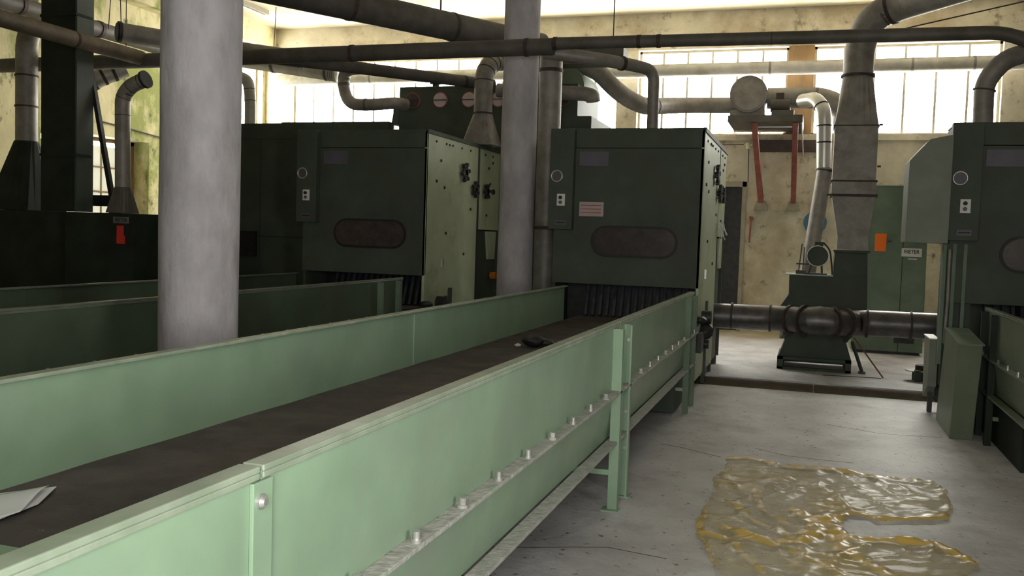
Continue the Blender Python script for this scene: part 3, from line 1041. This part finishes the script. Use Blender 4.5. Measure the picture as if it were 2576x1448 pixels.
# ================================================================== LEFT TALL MACHINE
t = thing('feed_cabinet', 'very dark green machine cabinet at the left edge with red tape', 'machine', (-8.4, 9.2, 0))
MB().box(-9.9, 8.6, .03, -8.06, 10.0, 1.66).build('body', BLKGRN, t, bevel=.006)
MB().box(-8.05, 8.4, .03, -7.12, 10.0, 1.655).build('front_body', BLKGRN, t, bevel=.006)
pl = MB().box(-7.38, 8.394, 1.545, -7.17, 8.4, 1.615).build('maker_plate', mat('grimy_plate', (.16, .15, .14), .6), t)
text_mesh('RIETER', .062, (-7.275, 8.393, 1.58), pl, INKB, .0008, .85, .001)
m = MB()
m.box(-7.33, 8.392, 1.40, -7.24, 8.4, 1.52)
m.box(-7.33, 8.390, 1.32, -7.22, 8.398, 1.41)
lab(m.build('tape_patch', REDT, t), 'red tape strip')
for x in (-9.8, -7.3):
    MB().box(x, 8.7, 0, x + .1, 8.8, .03).build('foot', BLACK, t)
t = thing('feed_tower', 'tall dark square chute rising to the ceiling at upper left', 'duct', (-8.25, 8.7, 1.66))
MB().box(-8.62, 8.62, 1.665, -8.15, 8.86, 5.54).build('casing', BLKGRN, t, bevel=.004)
MB().box(-8.15, 8.64, 1.665, -8.12, 8.90, 5.54).build('side_plate', GREEND, t)
for z in (2.3, 3.9):
    MB().box(-8.63, 8.61, z, -8.11, 8.87, z + .03).build('flange', BLKGRN, t)
t = thing('flared_duct', 'upright duct flaring into a green hood at the left edge', 'duct', (-8.78, 9.1, 1.66))
cx, cy = -9.20, 8.98
m = MB()
m.loft([ring(.33, 1.665, True), ring(.14, 2.5, False)])
m.build('hood', BLKGRN, t)
MB().tube(smooth_path([(cx, cy, 2.5), (cx, cy, 3.75), (-9.3, 9.2, 3.98), (-9.5, 9.6, 4.05)], .2), .125, 24).build('pipe', GALV, t)
for z in (2.5, 2.93, 3.3):
    MB().tube([V(cx, cy, z - .01), V(cx, cy, z + .01)], .134, 24).build('clamp', CLAMP, t)
t = thing('gooseneck_duct', 'brownish gooseneck duct with a dark flanged end left of thick pillar', 'duct', (-7.37, 8.5, 1.66))
cx, cy = -7.39, 8.55
m = MB()
m.loft([ring(.13, 1.66, True), ring(.085, 1.95, False)])
m.build('hood', GALVD, t)
pg = smooth_path([(cx, cy, 1.95), (cx - .01, cy, 2.95), (-7.30, 8.55, 3.07), (-7.10, 8.55, 3.14)], .22)
MB().tube(pg, .082, 24).build('pipe', GALV, t)
for s in (.8, 1.0, 1.15, 1.3):
    c, d = along(pg, s)
    MB().tube([c - d * .004, c + d * .004], .084, 24).build('seam', CLAMP, t)
MB().tube([(-7.11, 8.55, 3.135), (-7.08, 8.55, 3.145)], .10, 24).build('flange', BLACK, t)
t = thing('steel_strut', 'black slanting steel strut in front of left doorway', 'strut', (-7.83, 8.9, 1.66))
MB().bar((-8.20, 8.92, 3.42), (-7.82, 8.92, 1.66), .05, .05).build('bar', BLACK, t)
MB().box(-8.2, 8.95, 1.74, -7.66, 9.0, 1.87).build('cross_bar', BLACK, t)
MB().box(-7.88, 8.89, 1.656, -7.76, 8.95, 1.67).build('foot', BLACK, t)

# ================================================================== CONDENSER / BLOWER in the middle right
t = thing('blower_unit', 'dark green blower stand under the big square duct, behind floor pipe', 'machine', (.15, 12.3, 0))
poly = [(-.33, .15), (-.26, .36), (-.32, .46), (-.335, .78), (-.24, .93), (-.245, 1.17), (.27, 1.17), (.285, 1.47), (.65, 1.47), (.67, 1.02), (.68, .62), (.46, .37), (.53, .15)]
MB().prism(poly, 'y', 11.95, 12.75).build('housing', GREEND, t, bevel=.008)
m = MB()
m.box(-.34, 11.90, 0, -.27, 12.8, .155)
m.box(.46, 11.90, 0, .53, 12.8, .155)
m.box(-.34, 11.90, 0, .53, 11.96, .03)
m.box(-.34, 12.74, 0, .53, 12.8, .03)
m.box(-.34, 11.90, .12, .53, 11.96, .155)
m.build('base_frame', GREEND, t)
MB().box(-.29, 11.94, 1.17, .27, 12.4, 1.185).build('top_plate', EDGE, t)
MB().box(.265, 11.93, 1.47, .68, 12.5, 1.50).build('flange', GREEND, t)
MB().bar((.54, 12.2, .36), (.66, 12.0, .02), .03).build('brace', GREEND, t)
MB().box(.62, 11.95, 0, .70, 12.05, .02).build('brace_foot', GREEND, t)
# motor on top
t2 = thing('electric_motor', 'round green electric motor standing on the blower stand', 'motor', (.08, 12.2, 1.185))
disc_y(MB(), .08, 11.98, 12.32, 1.415, .125, 32).build('motor_body', GREEND, t2)
disc_y(MB(), .08, 11.95, 11.98, 1.415, .108, 32).build('end_cap', GREEND, t2)
MB().tube([(.08 + .125 * math.cos(2 * PI * k / 32), 11.985, 1.415 + .125 * math.sin(2 * PI * k / 32)) for k in range(33)], .006, 6).build('rim', STEELB, t2)
MB().box(.04, 12.02, 1.53, .14, 12.2, 1.59).build('terminal_box', GREEND, t2)
m = MB()
m.bar((-.02, 12.1, 1.185), (.02, 12.1, 1.33), .025)
m.bar((.14, 12.1, 1.185), (.13, 12.1, 1.33), .025)
m.box(-.06, 12.0, 1.185, .2, 12.25, 1.20)
m.build('mount', BLACK, t2)
MB().tube(smooth_path([(.14, 12.05, 1.58), (.22, 12.0, 1.5), (.25, 12.0, 1.3), (.26, 12.0, 1.19)], .1), .01, 8).build('cable', BLACK, t2)
t3 = thing('tension_rod', 'thin upright rods left of the motor on blower stand', 'bracket', (-.12, 12.1, 1.185))
MB().bar((-.14, 12.1, 1.185), (-.11, 12.1, 1.56), .014).build('rod', BLACK, t3)
MB().bar((-.09, 12.1, 1.185), (-.08, 12.1, 1.52), .014).build('rod', BLACK, t3)
MB().box(-.17, 12.08, 1.30, -.02, 12.12, 1.32).build('clip', BLACK, t3)
MB().box(-.17, 12.07, 1.185, -.05, 12.13, 1.23).build('base_block', BLACK, t3)
# big square duct rising from the stand
t = thing('transition_duct', 'big square grey duct widening above the blower stand, round at its top', 'duct', (.46, 12.2, 1.50))
def rect(x0_, x1_, y0_, y1_, z_):
    n = 6
    pts = []
    for (a, b) in (((x0_, y0_), (x1_, y0_)), ((x1_, y0_), (x1_, y1_)), ((x1_, y1_), (x0_, y1_)), ((x0_, y1_), (x0_, y0_))):
        for k in range(n):
            u = k / n
            pts.append(V(a[0] + (b[0] - a[0]) * u, a[1] + (b[1] - a[1]) * u, z_))
    return pts
def circ(cx_, cy_, r_, z_):
    return [V(cx_ + r_ * math.cos(-3 * PI / 4 + 2 * PI * k / 24), cy_ + r_ * math.sin(-3 * PI / 4 + 2 * PI * k / 24), z_) for k in range(24)]
MB().loft([rect(.30, .66, 12.0, 12.36, 1.505), rect(.30, .65, 12.0, 12.36, 1.66), rect(.21, .71, 11.96, 12.4, 2.15)]).build('lower_cone', GALV, t)
MB().box(.19, 11.94, 2.15, .73, 12.42, 2.18).build('flange', CLAMP, t)
MB().box(.20, 11.95, 2.18, .71, 12.41, 2.33).build('collar', GALV, t)
MB().box(.19, 11.94, 2.33, .72, 12.42, 2.35).build('flange', CLAMP, t)
MB().box(.205, 11.96, 2.35, .70, 12.4, 3.0).build('shaft', GALV, t)
MB().box(.19, 11.95, 3.0, .715, 12.41, 3.015).build('flange', CLAMP, t)
MB().loft([rect(.20, .70, 11.96, 12.4, 3.015), circ(.445, 12.2, .178, 3.62)], smooth=False).build('upper_cone', GALV, t)
MB().tube([V(.445, 12.2, 3.62), V(.445, 12.2, 3.65)], .20, 24).build('flange', CLAMP, t)
for p in ((.17, 2.17), (.17, 2.46), (.73, 2.52), (.73, 3.02)):
    MB().box(p[0] - .02, 12.0, p[1] - .01, p[0] + .02, 12.03, p[1] + .01).build('bolt', CLAMP, t)
t = duct('elbow_duct', 'thick dark elbow duct bending from the square duct toward upper right',
     [(.445, 12.2, 3.65), (.44, 12.2, 3.98), (.56, 12.1, 4.32), (.86, 11.98, 4.42), (2.0, 10.6, 4.45), (3.2, 9.13, 4.48)], .178, GALV, rad=.2, clamps=(.92,), cr=1.06)
duct('guy_wire', 'thin dark wire stretched below the thick duct at upper right', [(.98, 12.3, 4.22), (3.2, 12.0, 4.62)], .008, CLAMP, cat='wire')
duct('elbow_duct', 'grey elbow duct rising from the right machine roof at the right edge',
     [(1.47, 9.62, 2.69), (1.46, 9.62, 3.12), (1.62, 9.62, 3.32), (1.80, 9.66, 3.38)], .088, GALV, rad=.22, clamps=(.35,), cr=1.14, cw=.006)
# vent pipe on the far right of far window wall handled by window duct

# ================================================================== PALE UPRIGHT PIPE between fan and blower
duct('fan_outlet_duct', 'thick grey duct right of the round fan, bending down beside square duct',
     [(-.78, 15.4, 3.86), (.05, 15.4, 3.86), (.36, 15.4, 3.72), (.44, 15.4, 3.1)], .165, GALV, rad=.3, clamps=(.74,), cr=1.02, cm=GALVD)
duct('upright_duct', 'bright white-silver upright pipe with black bands left of square duct', [(-.22, 14.1, 3.62), (-.04, 13.75, 3.60), (.08, 13.6, 3.42), (.11, 13.6, 2.62)], .10, SHINY, clamps=(.56, .85, 1.08), cr=1.05, cm=BLACK, cw=.01)
duct('slanting_duct', 'slender grey pipe slanting down to behind the motor', [(.13, 13.6, 2.62), (-.03, 13.6, 1.15), (-.05, 13.6, .0)], .105, GALV, rad=.1, clamps=(.03,), cr=1.2, cm=BLACK, cw=.008)

# ================================================================== FAN ON WALL PLATFORM
t = thing('wall_fan', 'round grey centrifugal fan on a bracket below the far windows', 'fan', (-1.05, 15.5, 3.45))
disc_y(MB(), -1.06, 15.15, 15.5, 3.90, .29, 36).build('fan_housing', GALV, t)
disc_y(MB(), -1.06, 15.13, 15.15, 3.88, .24, 30).build('side_plate', GALV, t)
m = MB()
m.prism([(-1.34, 3.56), (-.80, 3.56), (-.82, 3.85), (-1.34, 3.80)], 'y', 15.2, 15.5)
m.build('scroll_base', GALV, t)
t = thing('fan_motor', 'small dark motor right of the round fan on the bracket', 'motor', (-.58, 15.3, 3.56))
MB().cyl((-.72, 15.3, 3.74), (-.42, 15.3, 3.74), .11, 20).build('motor_body', GALVD, t)
MB().box(-.64, 15.22, 3.82, -.52, 15.38, 3.92).build('terminal_box', DKBRN, t)
MB().box(-.70, 15.2, 3.56, -.36, 15.4, 3.65).build('mount', GALVD, t)
t = thing('wall_bracket', 'steel bracket with two red slanting legs carrying the round fan', 'bracket', (-.75, 16.6, 2.1))
MB().box(-1.36, 15.1, 3.46, -.22, 16.58, 3.56).build('platform', GALVD, t)
for x0_, x1_ in ((-.96, -.86), (-.33, -.33)):
    MB().bar((x0_, 15.25, 3.48), (x1_, 16.5, 2.22), .085, .085).build('leg', REDB, t)
    MB().prism([(x1_ - .12, 2.12), (x1_ + .12, 2.12), (x1_ + .07, 2.28), (x1_ - .07, 2.28)], 'y', 16.42, 16.595).build('mortar_pad', FRAME, t)
MB().bar((-.9, 15.35, 3.40), (-.38, 15.35, 3.40), .02).build('tie_rod', STEELB, t)
MB().bar((-.24, 15.2, 3.5), (-.2, 16.0, 3.0), .02).build('tie_rod', STEELB, t)
t = tag(MB().box(-.95, 16.49, 3.12, .06, 16.6, 3.32).build('wall_recess_panel', DKBRN), 'dark brown box under the far window sill behind fan legs', 'panel')
t = thing('wall_insulator', 'cream ceramic insulator with wires left of the fan legs', 'insulator', (-1.12, 16.55, 3.2))
m = MB()
m.cyl((-1.12, 16.5, 3.17), (-1.12, 16.5, 3.27), .04, 12)
m.box(-1.19, 16.48, 3.22, -1.05, 16.6, 3.25)
m.build('insulator_body', INSUL, t)
MB().tube([(-1.17, 16.5, 3.24), (-1.6, 16.5, 3.24), (-2.1, 16.5, 3.30)], .008, 6).build('wire', CLAMP, t)
MB().tube([(-1.11, 16.55, 3.17), (-1.10, 16.57, 2.6)], .008, 6).build('wire', CLAMP, t)
t = tag(disc_y(MB(), .04, 16.56, 16.6, 1.93, .19, 32).build('blue_disc', BLUE), 'blue round disc on the far wall behind slanting pipe', 'sign')
t = thing('door_latch', 'rusty strap handle on the wall right of the dark doorway', 'handle', (-1.02, 16.55, 1.6))
MB().bar((-1.02, 16.55, 2.0), (-1.03, 16.55, 1.55), .03).build('strap', REDB, t)
MB().cyl((-1.02, 16.5, 1.98), (-1.02, 16.6, 1.98), .035, 10).build('knob', REDB, t)

# ================================================================== FLOOR PIPE
def floor_pipe():
    pts = [(-2.2, 11.5, .635), (-.42, 11.5, .655), (-.18, 11.42, .665), (.0, 11.33, .66), (.28, 11.33, .655), (.45, 11.42, .65), (.62, 11.5, .66), (1.9, 11.5, .665)]
    path = smooth_path(pts, .12)
    t = thing('floor_pipe', 'low fat grey pipe with flange rings crossing in front of blower stand', 'pipe', (0, 11.5, .5))
    # slightly dented lengths
    MB().tube(path, .152, 28).build('pipe', GALVF, t)
    for x, y, r, dx, dy in ((-.88, 11.5, .165, 1, 0), (-.43, 11.5, .165, 1, 0), (-.20, 11.43, .178, .9, -.45), (-.04, 11.35, .19, .9, -.5), (.28, 11.34, .19, .85, .5), (.42, 11.40, .178, .8, .6), (.66, 11.5, .165, 1, 0), (1.13, 11.5, .165, 1, 0)):
        d = V(dx, dy, 0).normalized() * .012
        z = .655
        MB().tube([V(x, y, z) - d, V(x, y, z) + d], r, 28).build('flange', CLAMP, t)
    MB().tube([V(0, 11.33, .66), V(.13, 11.32, .67), V(.27, 11.33, .66)], [.165, .172, .165], 28).build('centre_collar', GALVF, t)
    MB().bar((-.25, 11.45, .5), (-.3, 11.94, .4), .05).build('cradle_arm', GREEND, t)
    MB().bar((.45, 11.45, .5), (.45, 11.94, .4), .05).build('cradle_arm', GREEND, t)
    return t


floor_pipe()

# ================================================================== RIGHT BACKGROUND CABINET
t = thing('control_cabinet', 'tall green cabinet with orange paper behind the square duct', 'cabinet', (1.15, 14.8, 0))
MB().prism([(.62, .04), (1.255, .04), (1.255, 2.43), (.62, 2.43)], 'y', 14.4, 15.3).build('body', GREENF, t, bevel=.006)
MB().prism([(1.26, .04), (1.59, .04), (1.57, 1.88), (1.32, 1.88), (1.26, 2.35)], 'y', 14.4, 15.3).build('side_body', GREENF, t, bevel=.006)
MB().box(.62, 14.39, 2.43, 1.255, 15.31, 2.445).build('top_edge', EDGE, t)
MB().box(.66, 14.45, 0, 1.55, 15.25, .04).build('plinth', BLACK, t)
lab(MB().box(.875, 14.394, 1.49, 1.03, 14.4, 1.745).build('paper_sticker', ORANGE, t), 'bright orange paper sheet')
MB().box(1.04, 14.37, 1.63, 1.10, 14.4, 1.645).build('latch', BLACK, t)
pl = MB().box(1.24, 14.392, 1.425, 1.51, 14.4, 1.545).build('maker_plate', WHITE, t)
text_mesh('RIETER', .075, (1.375, 14.391, 1.495), pl, INKB, .0008, .88, .0015)
MB().box(1.33, 14.392, 1.385, 1.45, 14.4, 1.40).build('plate_print', WHITE, t)
MB().box(1.20, 14.385, .17, 1.47, 14.4, .32).build('vent_grille', BLACK, t)

# ================================================================== RIGHT FOREGROUND BOXES
t = thing('wedge_cabinet', 'leaning green wedge-shaped cabinet standing at the right floor edge', 'cabinet', (1.25, 8.6, 0))
MB().prism([(8.25, 0), (9.12, 0), (8.80, .86), (8.03, .80)], 'x', 1.15, 1.325).build('body', GREENR, t, bevel=.006)
MB().prism([(8.015, .80), (8.815, .86), (8.815, .87), (8.015, .81)], 'x', 1.14, 1.335).build('lid', GREENF, t)
t = thing('switch_box', 'small pale grey box behind the wedge-shaped cabinet', 'cabinet', (1.15, 9.5, 0))
MB().prism([(9.33, .27), (9.68, .12), (9.75, .71), (9.33, .71)], 'x', 1.09, 1.165).build('body', GREYB, t, bevel=.004)
MB().box(1.085, 9.32, .71, 1.17, 9.77, .72).build('lid', WHITE, t)
MB().box(1.12, 9.50, 0, 1.16, 9.56, .24).build('post', BLACK, t)
t = thing('pulley_wheel', 'dark round drum with a pale disc lying on the floor at right', 'drum', (1.28, 11.75, 0))
MB().cyl((1.30, 11.75, 0), (1.30, 11.75, .11), .10, 24).build('drum', BLACK, t)
MB().cyl((1.27, 11.75, .11), (1.27, 11.75, .12), .15, 28).build('disc', GALVL, t)
MB().cyl((1.32, 11.75, .12), (1.32, 11.75, .18), .09, 20).build('upper_drum', DKBRN, t)
t = tag(MB().tube([(1.24, 10.75, .0), (1.26, 10.72, .10), (1.30, 10.7, .17), (1.34, 10.68, .06), (1.36, 10.7, .0)], .022, 10).build('bent_bracket', BLACK), 'bent black iron hoop on the floor beside the small pale box', 'scrap')
t = tag(MB().tube([(.88, 11.66, .008), (.545, 11.93, .445)], .009, 8).build('wooden_stick', WOOD), 'thin reddish stick leaning against the blower stand', 'stick')
t = tag(MB().tube([(.86, 11.64, .006), (.5, 11.6, .006), (.2, 11.55, .006)], .004, 6).build('floor_wire', BLACK), 'thin wire lying on floor left of the leaning stick', 'wire')

# ================================================================== CEILING FITTINGS
t = thing('fluorescent_fitting', 'old fluorescent lamp fitting on the ceiling right of thick pillar', 'lamp', (-9.8, 14.5, 5.55))
MB().box(-9.88, 13.8, 5.47, -9.74, 15.05, 5.55).build('housing', FRAME, t)
MB().cyl((-9.81, 13.85, 5.45), (-9.81, 15.0, 5.45), .018, 12).build('tube', WHITE, t)
duct('hanger_wire', 'thin hanger wire dangling from ceiling right of thick pillar', [(-9.46, 14.84, 5.55), (-9.47, 14.84, 5.3), (-9.5, 14.84, 4.75)], .007, CLAMP, cat='wire')
duct('hanger_wire', 'hanger rod holding the wide slanting duct left of farther pillar', [(-4.28, 10.2, 5.55), (-4.28, 10.2, 4.17)], .01, CLAMP, cat='wire')

# ================================================================== YELLOW PLASTIC SHEET
def plastic_mat():
    m = bpy.data.materials.new('thin_yellow_plastic')
    m.use_nodes = True
    nt = m.node_tree
    N, L = nt.nodes, nt.links
    p = N['Principled BSDF']
    at = N.new('ShaderNodeAttribute')
    at.attribute_name = 'layers'
    r = N.new('ShaderNodeValToRGB')
    r.color_ramp.elements[0].position = 0
    r.color_ramp.elements[0].color = (.62, .54, .32, 1)
    r.color_ramp.elements[1].position = 1
    r.color_ramp.elements[1].color = (.78, .50, .04, 1)
    e = r.color_ramp.elements.new(.45)
    e.color = (.64, .49, .15, 1)
    L.new(at.outputs['Fac'], r.inputs['Fac'])
    L.new(r.outputs[0], p.inputs['Base Color'])
    p.inputs['Roughness'].default_value = .28
    tr = N.new('ShaderNodeBsdfTransparent')
    tr.inputs[0].default_value = (.975, .96, .91, 1)
    mr = N.new('ShaderNodeMapRange')
    mr.inputs[1].default_value = 0
    mr.inputs[2].default_value = .8
    mr.inputs[3].default_value = .24
    mr.inputs[4].default_value = .82
    L.new(at.outputs['Fac'], mr.inputs[0])
    mx = N.new('ShaderNodeMixShader')
    L.new(mr.outputs[0], mx.inputs[0])
    L.new(tr.outputs[0], mx.inputs[1])
    L.new(p.outputs[0], mx.inputs[2])
    L.new(mx.outputs[0], N['Material Output'].inputs[0])
    return m


def plastic():
    out = [(-.52, 6.74), (-.37, 6.82), (-.1, 6.66), (.23, 6.72), (.53, 6.61), (.86, 6.67), (.90, 6.37), (.89, 5.95), (.82, 5.70), (.63, 5.60), (.44, 5.50), (.37, 5.58),
           (.30, 5.58), (.24, 5.40), (.27, 5.15), (.50, 5.21), (.69, 5.26), (.80, 5.12), (.88, 4.95), (.74, 4.62), (.66, 4.2), (.4, 3.9), (0, 3.8), (-.3, 3.95), (-.34, 4.31), (-.40, 4.5),
           (-.51, 4.88), (-.54, 5.1), (-.53, 5.42), (-.50, 5.8), (-.56, 6.09), (-.50, 6.35)]
    n = len(out)
    folds = [([(-.52, 6.72), (-.37, 6.80), (-.1, 6.63), (.23, 6.69), (.5, 6.59), (.6, 6.6)], .045, .035, 1.0),
             ([(.5, 6.59), (.86, 6.65)], .02, .02, .9),
             ([(-.32, 5.0), (-.1, 4.85), (.04, 5.0), (.14, 5.38), (.30, 5.60), (.45, 5.50), (.66, 5.62), (.82, 5.74)], .06, .05, .85),
             ([(-.50, 4.9), (-.3, 4.85), (-.1, 4.9), (.08, 4.98)], .035, .03, .8),
             ([(.27, 5.12), (.5, 5.17), (.68, 5.22), (.80, 5.08), (.87, 4.96)], .055, .05, 1.0),
             ([(-.28, 6.0), (-.2, 5.5), (-.05, 5.2)], .02, .02, .6),
             ([(-.4, 5.6), (-.28, 5.3), (-.05, 5.05)], .025, .02, .6),
             ([(-.02, 5.55), (.18, 5.2), (.24, 4.9)], .05, .04, .9),
             ([(.0, 4.75), (.25, 4.5), (.45, 4.35)], .03, .03, .7),
             ([(.25, 4.85), (.45, 4.55), (.55, 4.3)], .03, .03, .8),
             ([(-.3, 4.75), (-.15, 4.4)], .02, .02, .6),
             ([(-.5, 6.3), (-.44, 6.05), (-.52, 5.8)], .03, .03, .5),
             ([(-.53, 5.42), (-.5, 4.88), (-.40, 4.5), (-.33, 4.2)], .025, .02, .75),
             ([(.1, 6.2), (.5, 6.2), (.85, 6.1)], .02, .012, .35), ([(.2, 5.95), (.55, 5.95), (.86, 5.85)], .02, .015, .4), ([(.88, 6.4), (.87, 6.0), (.84, 5.75)], .04, .03, .3)]

    def inside(x, y):
        c = False
        for i in range(n):
            (xa, ya), (xb, yb) = out[i], out[(i + 1) % n]
            if (ya > y) != (yb > y) and x < (xb - xa) * (y - ya) / (yb - ya) + xa:
                c = not c
        return c

    def segd(x, y, a, b):
        dx, dy = b[0] - a[0], b[1] - a[1]
        t_ = max(0, min(1, ((x - a[0]) * dx + (y - a[1]) * dy) / (dx * dx + dy * dy)))
        return math.hypot(x - a[0] - t_ * dx, y - a[1] - t_ * dy)
    st = .016
    bm = bmesh.new()
    lay = bm.verts.layers.float.new('layers')
    idx = {}
    nx, ny = int(1.6 / st), int(3.2 / st)
    for j in range(ny):
        for i in range(nx):
            x, y = -.62 + i * st, 3.75 + j * st
            jx = x + .014 * noise.noise(V(x * 5, y * 5, 2))
            jy = y + .022 * noise.noise(V(x * 4, y * 4, 7))
            if not inside(jx, jy):
                continue
            z = .006
            f = .07 + .6 * max(0, noise.noise(V(x * 2.2, y * 1.4, 3)))
            # sharp crumple ridges
            q = 1 - abs(noise.noise(V(x * 5, y * 3.2, 1.3))) * 2.6
            if q > .35:
                z += .022 * (q - .35)
                f += .5 * max(0, q - .75)
            q = 1 - abs(noise.noise(V(x * 3 + y * 4, y * 8 - x * 3, 9.3))) * 3
            if q > .3:
                z += .016 * (q - .3)
                f += .45 * max(0, q - .72)
            z += .008 * abs(noise.noise(V(x * 14, y * 30, 4)))
            for pts, wd, ht, ly in folds:
                wd *= 1.3
                d = min(segd(x + .02 * noise.noise(V(x * 8, y * 8, 5)), y + .03 * noise.noise(V(x * 7, y * 7, 6)), pts[k], pts[k + 1]) for k in range(len(pts) - 1))
                if d < wd:
                    e = (1 - (d / wd) ** 2)
                    z = max(z, ht * .55 * e * (.7 + .8 * noise.noise(V(x * 13, y * 13, 8))) + .006)
                    f = max(f, (ly * min(1, e * 1.3)) * (.9 + .5 * noise.noise(V(x * 10, y * 16, 12))))
            v = bm.verts.new((x, y, max(.004, z)))
            v[lay] = max(0, min(1, f))
            idx[(i, j)] = v
    for (i, j), v in list(idx.items()):
        q = [(i, j), (i + 1, j), (i + 1, j + 1), (i, j + 1)]
        if all(k in idx for k in q):
            bm.faces.new([idx[k] for k in q]).smooth = True
    loose = [v for v in bm.verts if not v.link_faces]
    for v in loose:
        bm.verts.remove(v)
    # ragged edge follows the outline more closely
    for v in bm.verts:
        if v.is_boundary:
            v.co.z = max(.003, v.co.z * .6)
            v.co.x += .008 * noise.noise(V(v.co.x * 30, v.co.y * 30, 1))
    me = bpy.data.meshes.new('plastic_sheet')
    bm.to_mesh(me)
    bm.free()
    me.materials.append(plastic_mat())
    o = bpy.data.objects.new('plastic_sheet', me)
    COL.objects.link(o)
    tag(o, 'crumpled translucent yellow plastic sheet lying on the grey floor', 'plastic sheet')


plastic()
